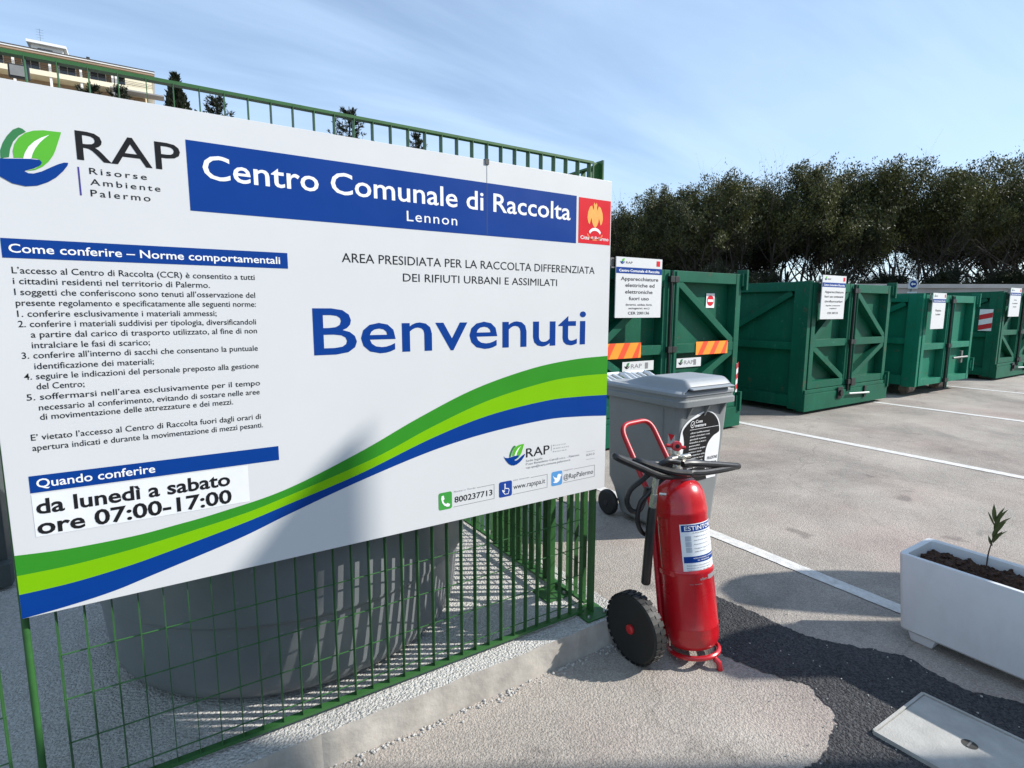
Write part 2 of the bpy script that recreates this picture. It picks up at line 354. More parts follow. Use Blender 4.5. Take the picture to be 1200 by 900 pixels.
# raised plinth under the fence: gravelly top behind a smooth concrete face
ZP = 0.12
g = MB(); random.seed(5)
NX = 150
def edge(u): x = -3.4+u*5.18; return x
top = []
for i in range(NX+1):
    x = -3.4 + 5.19*i/NX
    top.append((x, 1.772+random.uniform(-.004, .004)))
for i in range(NX):
    (xa, ya), (xb, yb) = top[i], top[i+1]
    g.bm.faces.new([g.bm.verts.new(p) for p in ((xa, ya, ZP), (xb, yb, ZP), (xb, 9, ZP), (xa, 9, ZP))])
bmesh.ops.remove_doubles(g.bm, verts=g.bm.verts, dist=1e-5)
structure('gravel_plinth', g, M_plinth, smooth=0)
g = MB(); random.seed(6)
for i in range(NX):
    (xa, ya), (xb, yb) = top[i], top[i+1]
    g.bm.faces.new([g.bm.verts.new(p) for p in ((xa, ya-.018, 0), (xb, yb-.018, 0), (xb, yb, ZP), (xa, ya, ZP))])
g.bm.faces.new([g.bm.verts.new(p) for p in ((1.79, 1.754, 0), (1.80, 9, 0), (1.79, 9, ZP), (1.79, 1.772, ZP))])
bmesh.ops.remove_doubles(g.bm, verts=g.bm.verts, dist=1e-3)
structure('kerb', g, M_screed, smooth=20)
# mortar crumbs along the kerb foot
g = MB(); random.seed(8)
for i in range(260):
    x = random.uniform(-.2, 1.7); y = 1.752-abs(random.gauss(0, .018)); r = random.uniform(.002, .007)
    M_ = Matrix.Translation((x, y, r*.4)) @ Matrix.Diagonal((r, r*random.uniform(.6, 1.2), r*.8, 1))
    bmesh.ops.create_icosphere(g.bm, subdivisions=1, radius=1, matrix=M_)
for i in range(170):
    x = random.uniform(-.6, 1.7); y = random.uniform(1.79, 2.5); r = random.uniform(.002, .006)
    M_ = Matrix.Translation((x, y, ZP+r*.4)) @ Matrix.Diagonal((r, r*random.uniform(.6, 1.2), r*.8, 1))
    bmesh.ops.create_icosphere(g.bm, subdivisions=1, radius=1, matrix=M_)
for i in range(160):
    x = random.uniform(1.75, 3.0); y = random.uniform(.45, 1.75); r = random.uniform(.0015, .0045)
    M_ = Matrix.Translation((x, y, .004+r*.4)) @ Matrix.Diagonal((r, r*random.uniform(.6, 1.2), r*.8, 1))
    bmesh.ops.create_icosphere(g.bm, subdivisions=1, radius=1, matrix=M_)
o = g.build('loose_grit', M_plinth, smooth=0); tag(o, 'pale grit and mortar crumbs scattered along the kerb and asphalt', 'grit', kind='stuff')

# ================================================================== FENCE
M_fence = mat('fence_green', srgb(46, 92, 44), 0.45, var=0.10, scale=30, dirt=0.25, dirtcol=(0.05, 0.10, 0.04))
def fence_panel(g, axis, a0, n, fixed, z0, z1, pitch=0.0625, bar_d=0.025, bar_t=0.0022, wires=None):
    """flat upright bars with thin round cross wires; axis 'x' or 'y' = running direction"""
    a1 = a0+pitch*(n-1)
    for i in range(n):
        a = a0+pitch*i
        if axis == 'x': g.box(a-bar_t/2, a+bar_t/2, fixed-bar_d/2, fixed+bar_d/2, z0, z1)
        else: g.box(fixed-bar_d/2, fixed+bar_d/2, a-bar_t/2, a+bar_t/2, z0, z1)
    for z in wires:
        p = ((a0-.004, fixed, z), (a1+.004, fixed, z)) if axis == 'x' else ((fixed, a0-.004, z), (fixed, a1+.004, z))
        g.cyl(p[0], p[1], 0.0023, seg=8)
    for z, hh in ((z0, .012), (z1, .003)):
        if axis == 'x': g.box(a0-.014, a1+.014, fixed-.0118, fixed+.0118, z-hh, z)
        else: g.box(fixed-.0118, fixed+.0118, a0-.014, a1+.014, z-hh, z)
WZ = [0.19+0.1345*i for i in range(15)]
def post(name, parent, x, y, z1, axis):
    g = MB()
    if axis == 'x': g.box(x-.004, x+.004, y-.022, y+.022, ZP, z1)
    else: g.box(x-.022, x+.022, y-.004, y+.004, ZP, z1)
    p = g.build('post', M_fence, parent, bevel=.001)
    q = MB().box(x-.075, x+.065, y-.075, y+.055, ZP+.0015, ZP+.009).build('base_plate', M_fence, p, bevel=.0015)
    for i, j in ((-.05,-.05),(.045,-.05),(-.05,.035),(.045,.035)):
        b = MB(); b.lathe([(0.0, .012), (.006, .012), (.0085, .006), (.0085, 0)], (x+i, y+j, ZP+.009), seg=6); b.build('bolt', mat('bolt_steel', (.35,.36,.36), .4, .8), p)
    return p
FY = 1.87
ft = thing('fence', (0.65, FY, ZP), 'green steel grille fence carrying the large white welcome board', 'fence')
g = MB(); fence_panel(g, 'x', -0.2915, 31, FY, ZP+.03, 2.165, wires=WZ); g.build('grille', M_fence, ft, smooth=0)
g = MB(); g.box(-0.31, 1.605, FY-.006, FY+.006, 2.1655, 2.173); g.build('top_rail', M_fence, ft)
post('post', ft, 1.645, FY, 2.18, 'x'); 
g = MB().box(1.605, 1.650, FY-.003, FY+.003, 2.10, 2.17); g.build('bracket', M_fence, ft)
p = MB().cyl((-0.357, FY, ZP), (-0.352, FY, 2.18), .0088, seg=14).build('post', M_fence, ft)
ft2 = thing('fence', (-1.6, FY, ZP), 'green grille fence section cut off at the left edge of the photo', 'fence')
g = MB(); fence_panel(g, 'x', -2.92, 41, FY, ZP+.03, 2.165, wires=WZ); g.build('grille', M_fence, ft2, smooth=0)
g = MB(); g.box(-2.94, -0.40, FY-.006, FY+.006, 2.1655, 2.173); g.build('top_rail', M_fence, ft2)
ft3 = thing('fence', (1.66, 2.9, ZP), 'green grille fence running back from the corner post behind the board', 'fence')
g = MB(); fence_panel(g, 'y', 1.93, 34, 1.655, ZP+.03, 2.165, wires=WZ); g.build('grille', M_fence, ft3, smooth=0)
g = MB(); g.box(1.655-.006, 1.655+.006, 1.91, 4.01, 2.1655, 2.173); g.build('top_rail', M_fence, ft3)
post('post', ft3, 1.655, 4.05, 2.18, 'y')
ft4 = thing('gate_leaf', (1.60, 2.4, ZP), 'green grille gate leaf folded back along the side fence', 'gate')
g = MB(); fence_panel(g, 'y', 2.16, 9, 1.590, ZP+.06, 2.05, wires=[z+.03 for z in WZ[:14]], bar_d=.032); g.build('grille', M_fence, ft4, smooth=0)
post('post', ft4, 1.590, 2.11, 2.10, 'y')

# ================================================================== WELCOME BOARD
M_board = mat('board_white', (0.62, 0.622, 0.622), 0.38, var=0.015, scale=3, dirt=0.05, dirtcol=(.6, .6, .58))
M_ink = mat('print_black', (0.012, 0.012, 0.013), 0.45, var=0.05, spec=0.2)
M_blue = mat('print_blue', srgb(2, 56, 132), 0.4, var=0.03, spec=0.2)
M_green = mat('print_green', srgb(50, 134, 36), 0.4, var=0.03, spec=0.2)
M_lime = mat('print_lime', srgb(120, 178, 6), 0.4, var=0.03, spec=0.2)
M_red = mat('print_red', srgb(208, 34, 46), 0.4, var=0.04, spec=0.2)
M_gold = mat('print_gold', srgb(235, 160, 70), 0.45, var=0.08, scale=60)
M_wht = mat('print_white', (0.82, 0.82, 0.82), 0.4, var=0.01)
M_sky = mat('print_light_blue', srgb(85, 145, 200), 0.4, var=0.03)
M_grey = mat('print_grey', (.22, .22, .23), 0.5, var=0.03, spec=0.2)
BY = 1.829
wb = thing('welcome_board', (0.66, BY+.01, 0.742), 'large white welcome board with blue banner and green and blue swoosh', 'sign board')
MB().box(-0.353, 1.679, BY, BY+.018, 0.742, 2.093).build('panel', M_board, wb, bevel=.0015)
def at(level):
    return lambda u, v: (u, BY-.0006*level, v)
def flat(name, polys, m, level, parent=wb, lab=None):
    g = MB()
    for p in polys: g.poly([at(level)(*q) for q in p])
    bmesh.ops.triangulate(g.bm, faces=g.bm.faces)
    for f in g.bm.faces:
        f.normal_update()
        if f.normal.y > 0: f.normal_flip()
    o = g.build(name, m, parent, smooth=0, fix=False)
    if lab: o['label'] = lab
    return o
def rect(x0, x1, z0, z1): return [(x0, z0), (x1, z0), (x1, z1), (x0, z1)]
def txt(rows, m, level=2, parent=wb, name='lettering'):
    for r in rows:
        g = MB(); letters(g, r[0], r[1], r[2], r[3], r[4], at(level), bold=r[5] if len(r) > 5 else 0.0, spacing=r[6] if len(r) > 6 else 1.0)
        g.build(name, m, parent, smooth=0, fix=False)
def spline(P, n=8):
    out_ = []
    for i in range(len(P)-1):
        a = P[max(i-1, 0)]; b = P[i]; c = P[i+1]; d = P[min(i+2, len(P)-1)]
        for k in range(n):
            t = k/n
            out_.append(tuple(.5*((2*b[j])+(-a[j]+c[j])*t+(2*a[j]-5*b[j]+4*c[j]-d[j])*t*t+(-a[j]+3*b[j]-3*c[j]+d[j])*t**3) for j in range(len(b))))
    out_.append(tuple(P[-1])); return out_
# swoosh: three bands between four smooth curves
gt = spline([(-.353,.917),(-.2437,.9101),(-.1003,.9125),(.0, .9225),(.1209,.9385),(.3143,.977),(.5581,1.0667),(.7704,1.1605),(1.0054,1.2500),(1.2677,1.3130),(1.4888,1.3400),(1.679,1.3469)])
gl = spline([(-.353,.8615),(-.2477,.8627),(-.1477,.8705),(-.053,.882),(.1715,.918),(.3226,.955),(.6082,1.0383),(.8257,1.1227),(1.0667,1.2002),(1.3412,1.2525),(1.52, 1.2660),(1.679,1.2665)])
lb = spline([(-.353,.8095),(-.2519,.8126),(-.1515,.8234),(-.0558,.8392),(.1697,.8874),(.3215,.9269),(.5553,.9896),(.825,1.0803),(1.0665,1.1404),(1.3422,1.1741),(1.52, 1.1765),(1.679,1.1712)])
bb = spline([(-.353,.7430),(-.2569,.7505),(-.1561,.7638),(-.0595,.787),(.167,.844),(.3198,.8936),(.5545,.9644),(.824,1.0328),(1.0662,1.0724),(1.3433,1.0938),(1.52, 1.0890),(1.679,1.0765)])
def band(name, a, b, m, lab):
    g = MB(); n = 90
    def samp(c, x):
        for i in range(len(c)-1):
            if c[i][0] <= x <= c[i+1][0]:
                t = (x-c[i][0])/max(1e-9, c[i+1][0]-c[i][0]); return c[i][1]+(c[i+1][1]-c[i][1])*t
        return c[-1][1]
    V = []
    for i in range(n+1):
        x = -.3525+(1.6785+.3525)*i/n; V.append((g.bm.verts.new((x, BY-.0006, max(.7425, samp(b, x)))), g.bm.verts.new((x, BY-.0006, samp(a, x)))))
    for i in range(n): g.bm.faces.new((V[i][0], V[i+1][0], V[i+1][1], V[i][1]))
    o = g.build(name, m, wb, smooth=0, fix=False); o['label'] = lab
band('swoosh_band', gt, gl, M_green, 'dark green swoosh band'); band('swoosh_band', gl, lb, M_lime, 'lime green swoosh band'); band('swoosh_band', lb, bb, M_blue, 'blue swoosh band')
bn = flat('banner', [rect(.1015, 1.4866, 1.8233, 2.0128)], M_blue, 1)
txt([('Centro Comunale di Raccolta', .1385, 1.4549, 1.9135, .0645, .010), ('Lennon', .744, .9364, 1.8500, .0335, .002, 1.15)], M_wht, 2, bn)
flat('panel_seam', [rect(1.0603, 1.0618, 1.8235, 2.0925)], mat('seam_line', srgb(60, 75, 100), .6), 1.5)
MB().box(1.053, 1.069, BY-.004, BY+.020, 2.078, 2.097).build('clip', M_rail if 'M_rail' in globals() else mat('clip_dark', (.04, .04, .04), .5), wb)
flat('info_bar', [rect(-.3065, .352, 1.6735, 1.7205)], M_blue, 1)
flat('info_bar', [rect(-.3068, .2957, 1.0760, 1.1210)], M_blue, 1)
txt([('Come conferire – Norme comportamentali', -.2933, .330, 1.6868, .0205, .012), ('Quando conferire', -.293, -.0337, 1.0885, .0225, .012)], M_wht, 2)
c = .0158
rows = [("L’accesso al Centro di Raccolta (CCR) è consentito a tutti", -.2921, .2560, 1.6364), ("i cittadini residenti nel territorio di Palermo.", -.2922, .1360, 1.6103), ("I soggetti che conferiscono sono tenuti all’osservazione del", -.2920, .2545, 1.5834), ("presente regolamento e specificatamente alle seguenti norme:", -.2917, .2550, 1.5567), ("1. conferire esclusivamente i materiali ammessi;", -.2913, .1483, 1.5297), ("2. conferire i materiali suddivisi per tipologia, diversificandoli", -.2920, .2525, 1.5040), ("a partire dal carico di trasporto utilizzato, al fine di non", -.2700, .2537, 1.4774), ("intralciare le fasi di scarico;", -.2705, -.0203, 1.4505), ("3. conferire all’interno di sacchi che consentano la puntuale", -.2921, .2532, 1.4246), ("identificazione dei materiali;", -.2703, -.0148, 1.3970), ("4. seguire le indicazioni del personale preposto alla gestione", -.2924, .2528, 1.3712), ("del Centro;", -.2704, -.1732, 1.3452), ("5. soffermarsi nell’area esclusivamente per il tempo", -.2922, .2535, 1.3180), ("necessario al conferimento, evitando di sostare nelle aree", -.2706, .2510, 1.2905), ("di movimentazione delle attrezzature e dei mezzi.", -.2705, .1760, 1.2658), ("E’ vietato l’accesso al Centro di Raccolta fuori dagli orari di", -.2929, .2500, 1.2137), ("apertura indicati e durante la movimentazione di mezzi pesanti.", -.2926, .2547, 1.1865)]
txt([(r[0], r[1], r[2], r[3], c, .004) for r in rows], M_ink, 1)
txt([('AREA PRESIDIATA PER LA RACCOLTA DIFFERENZIATA', .5179, 1.5914, 1.7015, .0290), ('DEI RIFIUTI URBANI E ASSIMILATI', .7254, 1.3910, 1.6456, .0270)], M_ink, 1)
txt([('Benvenuti', .4182, 1.5485, 1.4040, .1475, .006)], M_blue, 1)
# pasted opening-hours sticker
st = flat('hours_sticker', [rect(-.306, .2045, .9570, 1.0715)], mat('sticker_white', (.76, .765, .77), .25, var=.03, scale=12, bump=.12, bscale=14), 1)
txt([('da lunedì a sabato', -.2990, .1538, 1.0185, .0385, .022), ('ore 07:00-17:00', -.3014, .1550, .9635, .0405, .022)], M_ink, 2, st)
# emblem square with a heraldic eagle
eb = flat('emblem', [rect(1.4985, 1.6745, 1.8262, 2.0100)], M_red, 1)
EX, EZ = 1.5880, 1.925
half = [(0, .062), (.006, .072), (.010, .062), (.008, .050), (.012, .040), (.018, .058), (.030, .052), (.040, .030), (.043, .006), (.038, -.012), (.030, -.020), (.026, -.006), (.020, .008), (.018, -.006), (.012, -.020), (.006, -.028), (0, -.032)]
flat('eagle', [[(EX+x, EZ+z) for x, z in half]+[(EX-x, EZ+z) for x, z in half[::-1][1:-1]]], M_gold, 2, eb)
arc = [(EX+.036*math.cos(R(a)), EZ-.062+.030*math.sin(R(a))) for a in range(25, 160, 12)]; arc2 = [(EX+.030*math.cos(R(a)), EZ-.068+.024*math.sin(R(a))) for a in range(155, 20, -12)]
flat('scroll', [arc+arc2], M_wht, 2.4, eb)
wre = [(EX+.046*math.cos(R(a)), EZ-.050+.036*math.sin(R(a))) for a in range(195, 346, 10)]; wre2 = [(EX+.039*math.cos(R(a)), EZ-.050+.029*math.sin(R(a))) for a in range(345, 194, -10)]
flat('garland', [wre+wre2], mat('print_orange', srgb(235, 110, 60), .5), 2, eb)
txt([('Città di Palermo', 1.5095, 1.6646, 1.8430, .0140, .012)], M_wht, 2, eb)
# hand-and-leaves logo
LEAF_D = [(-.2885,1.906),(-.288,1.925),(-.281,1.945),(-.272,1.962),(-.260,1.978),(-.249,1.985),(-.242,1.983),(-.236,1.977),(-.250,1.966),(-.262,1.950),(-.269,1.932),(-.273,1.9125),(-.281,1.9105)]
LEAF_L = [(-.2640,1.9125),(-.2645,1.928),(-.260,1.945),(-.251,1.961),(-.238,1.974),(-.222,1.982),(-.203,1.986),(-.168,1.987),(-.173,1.972),(-.178,1.957),(-.183,1.942),(-.189,1.928),(-.199,1.912),(-.211,1.899),(-.226,1.889),(-.244,1.884),(-.226,1.893),(-.215,1.902),(-.2115,1.910),(-.219,1.9165),(-.234,1.9165)]
VEIN = [(-.247,1.9125),(-.242,1.928),(-.234,1.943),(-.222,1.957),(-.208,1.968),(-.192,1.977),(-.203,1.966),(-.213,1.954),(-.222,1.940),(-.228,1.927),(-.231,1.9165),(-.236,1.9125)]
HAND = [(-.334,1.925),(-.322,1.911),(-.300,1.9060),(-.263,1.9105),(-.236,1.9140),(-.2155,1.9140),(-.2120,1.908),(-.216,1.901),(-.228,1.893),(-.2475,1.884),(-.240,1.8795),(-.230,1.880),(-.214,1.887),(-.196,1.899),(-.180,1.909),(-.168,1.9145),(-.1601,1.9150),(-.162,1.908),(-.172,1.893),(-.187,1.876),(-.2035,1.8632),(-.225,1.852),(-.2481,1.8477),(-.272,1.852),(-.2935,1.8655),(-.313,1.888),(-.326,1.908)]
def logo(dx_, dz_, k, place_level, parent, maker=flat, ox=-.2475, oz=1.9165, extra=False):
    tr = lambda P: [(dx_+(x-ox)*k, dz_+(z-oz)*k) for x, z in P]
    maker('logo_leaf', [tr(LEAF_D)], M_darkleaf, place_level, parent); maker('logo_leaf', [tr(LEAF_L)], M_green2, place_level, parent)
    maker('logo_leaf_vein', [tr(VEIN)], M_wht, place_level+.5, parent); maker('logo_hand', [tr(HAND)], M_blue, place_level+.8, parent)
M_darkleaf = mat('print_leaf_dark', srgb(48, 118, 66), .4, var=.03); M_green2 = mat('print_leaf_green', srgb(84, 172, 38), .4, var=.05)
logo(-.2475, 1.9165, 1.0, 1, wb)
txt([('RAP', -.1412, .0863, 1.9263, .0700, .004)], M_ink, 1)
txt([('Risorse', -.1189, .0047, 1.8936, .0152, .004, 1.3), ('Ambiente', -.1192, .0337, 1.8665, .0152, .004, 1.3), ('Palermo', -.1204, .0090, 1.8380, .0165, .004, 1.3)], M_ink, 1)
flat('logo_rule', [rect(-.1425, -.1390, 1.838, 1.908)], mat('print_violet', srgb(60, 50, 130), .5), 1)
# small print, lower right
logo(1.1850, .9625, .60, 1, wb)
txt([('RAP', 1.2425, 1.3627, .9455, .0372, .004)], M_ink, 1)
txt([('Risorse', 1.3815, 1.4480, .9745, .0062, 0, 1.5), ('Ambiente', 1.3815, 1.4660, .9610, .0062, 0, 1.5), ('Palermo', 1.3815, 1.4530, .9475, .0062, 0, 1.5), ('Sede legale', 1.2426, 1.3262, .9265, .0088), ('P.zza Benedetto Cairoli s.n.c. - Palermo', 1.2427, 1.5258, .9125, .0088), ('rap.spa@cert.comune.palermo.it', 1.2428, 1.4761, .8975, .0088), ('KM 0', 1.5680, 1.6140, .9045, .0095), ('Numero Verde', .9108, 1.0042, .8560, .0062, 0, 1.3), ('sito internet', 1.1800, 1.2600, .8560, .0062, 0, 1.2), ('seguici', 1.4405, 1.4900, .8560, .0062, 0, 1.2)], M_grey, 1)
txt([('800237713', .9123, 1.0809, .8155, .0225, .012), ('www.rapspa.it', 1.1815, 1.3413, .8200, .0215, -.004), ('@RapPalermo', 1.4405, 1.6081, .8180, .0215, -.004)], M_ink, 1)
for q_ in (rect(1.3715, 1.3730, .9550, .9825), rect(1.5660, 1.6150, .9235, .9245), rect(1.5660, 1.6150, .8880, .8890)): flat('logo_rule', [q_], M_grey, 1)
def boxlines(x0, x1, x2, z0, z1):
    w = .0016
    return [rect(x1, x2, z1-w, z1), rect(x2-w, x2, z0, z1-w), rect(x0, x2, z0-w, z0)]
flat('info_frame', boxlines(.908, 1.010, 1.090, .800, .8585)+boxlines(1.178, 1.267, 1.353, .800, .8570)+boxlines(1.438, 1.496, 1.617, .8045, .8575), M_grey, 1)
def rrect(x0, x1, z0, z1, r=.008):
    P = []
    for cx_, cz_, a in ((x1-r, z1-r, 0), (x0+r, z1-r, 90), (x0+r, z0+r, 180), (x1-r, z0+r, 270)):
        for k in range(0, 91, 30): P.append((cx_+r*math.cos(R(a+k)), cz_+r*math.sin(R(a+k))))
    return P
ic = flat('phone_icon', [rrect(.8455, .9015, .7965, .8640)], mat('icon_green', srgb(62, 150, 62), .4), 1)
ph = [(.858,.851),(.866,.853),(.870,.838),(.864,.834),(.868,.824),(.876,.817),(.882,.821),(.893,.814),(.890,.806),(.880,.806),(.868,.813),(.860,.825),(.856,.840)]
flat('handset', [ph], M_wht, 2, ic)
ic = flat('pointer_icon', [rrect(1.1118, 1.1738, .7965, .8610)], mat('icon_blue', srgb(24, 60, 140), .4), 1)
hd = [(1.137,.851),(1.143,.851),(1.143,.833),(1.158,.830),(1.161,.822),(1.156,.806),(1.139,.806),(1.129,.818),(1.126,.826),(1.131,.827),(1.137,.821)]
inn = [(1.1395,.848),(1.1405,.848),(1.1405,.830),(1.156,.8275),(1.158,.822),(1.154,.809),(1.141,.809),(1.132,.820),(1.1395,.8165)]
flat('hand_outline', [hd], M_wht, 2, ic); flat('hand_fill', [inn], mat('icon_blue', (0, 0, 0)), 2.6, ic)
ic = flat('bird_icon', [rrect(1.3747, 1.4326, .7985, .8612)], M_sky, 1)
bd = [(1.382,.845),(1.388,.838),(1.395,.834),(1.404,.832),(1.405,.841),(1.410,.848),(1.418,.848),(1.422,.845),(1.429,.848),(1.426,.841),(1.429,.838),(1.424,.836),(1.421,.824),(1.414,.815),(1.403,.810),(1.390,.811),(1.382,.815),(1.391,.818),(1.395,.820),(1.388,.824),(1.393,.826),(1.385,.832),(1.389,.833),(1.383,.839)]
flat('bird', [bd], M_wht, 2, ic)

# ================================================================== FAR SETTING: wall, buildings
M_conc = mat('wall_concrete', (0.30, 0.295, 0.285), 0.85, var=0.12, scale=0.8, dirt=0.6, dirtcol=(0.16, 0.155, 0.15), bump=0.15, bscale=12)
PF = Vector((F0.x, F0.y, 0)); PR = Vector((RT0.x, RT0.y, 0))
def vp(r, d, z=0.0):
    """point r metres to the right and d metres ahead of the entrance, on the yard's diagonal"""
    p = PR*r + PF*d; return Vector((p.x, p.y, z))
def frame_box(mb, r0, r1, d0, d1, z0, z1):
    mb.hexa([vp(r0,d0,z0), vp(r1,d0,z0), vp(r1,d1,z0), vp(r0,d1,z0), vp(r0,d0,z1), vp(r1,d0,z1), vp(r1,d1,z1), vp(r0,d1,z1)])
wl = thing('boundary_wall', vp(18, 21.2), 'long grey concrete boundary wall with coping, in front of the trees', 'wall')
g = MB(); frame_box(g, 6, 40, 21.05, 21.3, 0, 2.38); g.build('wall', M_conc, wl)
g = MB(); frame_box(g, 5.9, 40.1, 20.95, 21.4, 2.383, 2.53); g.build('coping', mat('coping', (0.36, 0.35, 0.335), 0.85, var=.15, scale=1.5, dirt=.5, dirtcol=(.2,.19,.18)), wl, bevel=.01)

M_cream = mat('plaster_cream', srgb(222, 212, 185), 0.85, var=0.08, scale=0.25, dirt=0.35, dirtcol=(.35, .3, .24))
M_brown = mat('plaster_brown', srgb(150, 128, 105), 0.85, var=0.12, scale=0.5, dirt=.3)
M_pwhite = mat('plaster_white', (0.72, 0.71, 0.68), 0.8, var=0.06, scale=0.5, dirt=.3, dirtcol=(.4, .38, .34))
M_glass = mat('window_glass', (0.035, 0.045, 0.055), 0.08, var=0.2, scale=.6, spec=0.8)
M_rail = mat('dark_metal', (0.03, 0.03, 0.03), 0.5, .3)
ab = thing('apartment_block', (-12, 104, 0), 'tall cream apartment block with brown recessed balconies, beyond the fence', 'building')
BXL, BXR = -34.0, 2.1
g = MB(); g.box(BXL, BXR-1.2, 102.3, 116, 0, 34.9); g.build('wall', M_brown, ab)
g = MB(); g.box(BXL-.5, BXR+.15, 99.6, 116.3, 35.30, 35.46); g.build('roof', M_pwhite, ab)
MB().box(BXL-.4, BXR+.05, 99.7, 102.3, 35.0, 35.297).build('soffit', M_brown, ab)
g = MB(); g.box(BXL-.52, BXR+.17, 99.56, 116.32, 35.463, 35.58); g.build('roof_edge', mat('roof_lead', (.06, .055, .05), .7), ab)
fl = [32.72-3.05*i for i in range(11)]
for z in fl:
    MB().box(BXL, BXR-.25, 100.0, 102.3, z-.28, z+.02).build('balcony_slab', M_cream, ab)
    MB().box(BXL, BXR-.25, 99.9, 100.0, z-.30, z+.34).build('balcony_parapet', M_cream, ab)
    g = MB()
    for k in range(3): g.cyl((BXL, 99.95, z+.55+.22*k), (BXR-.25, 99.95, z+.55+.22*k), .025, seg=6)
    g.build('railing', M_rail, ab)
for z in fl[:4]:
    for x in (-31, -27.4, -23.2, -19.6, -15.6, -11.9, -8.0, -4.6, -1.6):
        w = MB().box(x-.95, x+.95, 102.24, 102.297, z+.05, z+2.25).build('window', M_pwhite, ab)
        g = MB(); g.box(x-.86, x-.03, 102.20, 102.237, z+.12, z+2.17); g.box(x+.03, x+.86, 102.20, 102.237, z+.12, z+2.17); g.build('pane', M_glass, w)
for x in (-30.5, -25.5, -21.2, -17.2, -13.45, -9.7, -6.4, -2.85, -2.45):
    MB().box(x-.13, x+.13, 100.02, 100.25, 2, 34.99).build('pillar', M_pwhite, ab)
MB().box(-1.4, BXR-.3, 100.2, 102.3, 32.75, 34.99).build('end_room', M_cream, ab)
g = MB(); g.box(BXR-1.2, BXR-.9, 103, 116, 0, 34.98); g.build('end_wall', M_cream, ab)
g = MB(); g.box(-3.2, BXR+1.1, 98.9, 101, 32.1, 32.28); g.build('awning_slab', mat('slab_grey', (.25, .24, .23), .8), ab)
p = MB().box(-11.9, -8.4, 104, 108, 35.583, 37.6).build('roof_house', M_pwhite, ab)
MB().box(-12.3, -8.0, 103.4, 108.4, 37.6, 37.95).build('roof_slab', M_pwhite, p)
MB().box(-11.2, -9.6, 103.95, 103.999, 36.0, 37.2).build('window', M_glass, p)
g = MB(); g.cyl((-11.0, 106, 37.9), (-11.0, 106, 40.5), .018, seg=6)
for k in range(4): g.cyl((-11.4, 106, 39.3+.35*k), (-10.6, 106, 39.3+.35*k), .010, seg=6)
g.build('aerial', M_rail, ab)
g = MB(); g.cyl((-5.6, 103, 35.5), (-5.6, 103, 37.0), .03, seg=6); g.box(-5.8, -5.4, 102.9, 103.1, 36.6, 36.95); g.build('aerial', M_rail, ab)

# made-up block out of view, wall and cornice outlined to shade board and foreground
def sp(q, p, z): # metres towards the sun, metres across
    c_, s_ = math.cos(SUN_AZ), math.sin(SUN_AZ); return Vector((q*c_-p*s_, q*s_+p*c_, z))
def sbox(g, q0, q1, p0, p1, z0, z1):
    g.hexa([sp(q0,p0,z0), sp(q1,p0,z0), sp(q1,p1,z0), sp(q0,p1,z0), sp(q0,p0,z1), sp(q1,p0,z1), sp(q1,p1,z1), sp(q0,p1,z1)])
Q0 = 6.5; CC = math.tan(SUN_EL)*Q0
prof = [(1.69,-CC),(1.69,.82),(1.775,.98),(1.865,1.10),(1.865,1.47),(1.78,1.44),(1.63,1.28),(-6,1.28),(-6,-CC)]
ob = thing('shade_block', sp(9, -2, 0), 'unseen pale block added off to the right, its cornice shaped for the shadow on the board', 'building')
g = MB(); g.poly([sp(Q0, p, h) for p, h in ((1.69, 0), (1.69, CC+1.25), (-6, CC+1.25), (-6, 0))], th=7, direction=sp(1, 0, 0)); g.build('wall', M_cream, ob)
g = MB(); g.poly([sp(Q0-.25, p, h+CC-.25*math.tan(SUN_EL)) for p, h in [(1.62,.70),(1.70,.80),(1.775,.98),(1.865,1.10),(1.865,1.47),(1.78,1.44),(1.63,1.28),(1.2,1.05)]], th=.2, direction=sp(1, 0, 0)); g.build('shadow_eave', M_cream, ob)
for k in range(3):
    for z in (1.0, 3.6):
        w = MB(); sbox(w, Q0-.06, Q0-.002, .2-k*2.1, 1.2-k*2.1, z, z+1.5); w = w.build('window_frame', M_pwhite, ob)
        q = MB(); sbox(q, Q0-.07, Q0-.061, .28-k*2.1, 1.12-k*2.1, z+.08, z+1.42); q.build('pane', M_glass, w)
# added stand-ins out of view, outlines traced back from the ground shadows they cast
Q1 = 4.6; DH = math.tan(SUN_EL)*(Q1-3.4)
M_pil = mat('shade_pillar_render', (.55, .53, .49), .85, var=.1, scale=4, dirt=.4, bump=.2)
gp = thing('shade_pillar', sp(Q1, 2.33, 0), 'unseen upright slab with rounded top, added to cast the main ground shadow by the planter', 'pillar')
g = MB(); pts_ = [(2.105, 0), (2.537, 0), (2.537, 1.30), (2.51, 1.45), (2.46, 1.58), (2.38, 1.68), (2.30, 1.72), (2.16, 1.72), (2.11, 1.68)]
g.poly([sp(Q1, p, h+DH if h else 0) for p, h in pts_], th=.3, direction=sp(1, 0, 0)); g.build('shaft', M_pil, gp, bevel=.015)
gp = thing('shade_pillar', sp(Q1, 2.8, 0), 'unseen upright slab with swollen rounded head, added to cast the farther shadow lobe by the planter', 'pillar')
g = MB(); pts_ = [(2.553, 0), (2.556, .97), (2.605, 1.2), (2.665, 1.41), (2.72, 1.50), (2.87, 1.52), (2.97, 1.45), (3.03, 1.36), (3.075, 1.13), (3.04, .9), (2.95, .77), (2.93, .6), (2.93, 0)]
g.poly([sp(Q1, p, h+DH if h else 0) for p, h in pts_], th=.3, direction=sp(1, 0, 0)); g.build('shaft', M_pil, gp, bevel=.015)

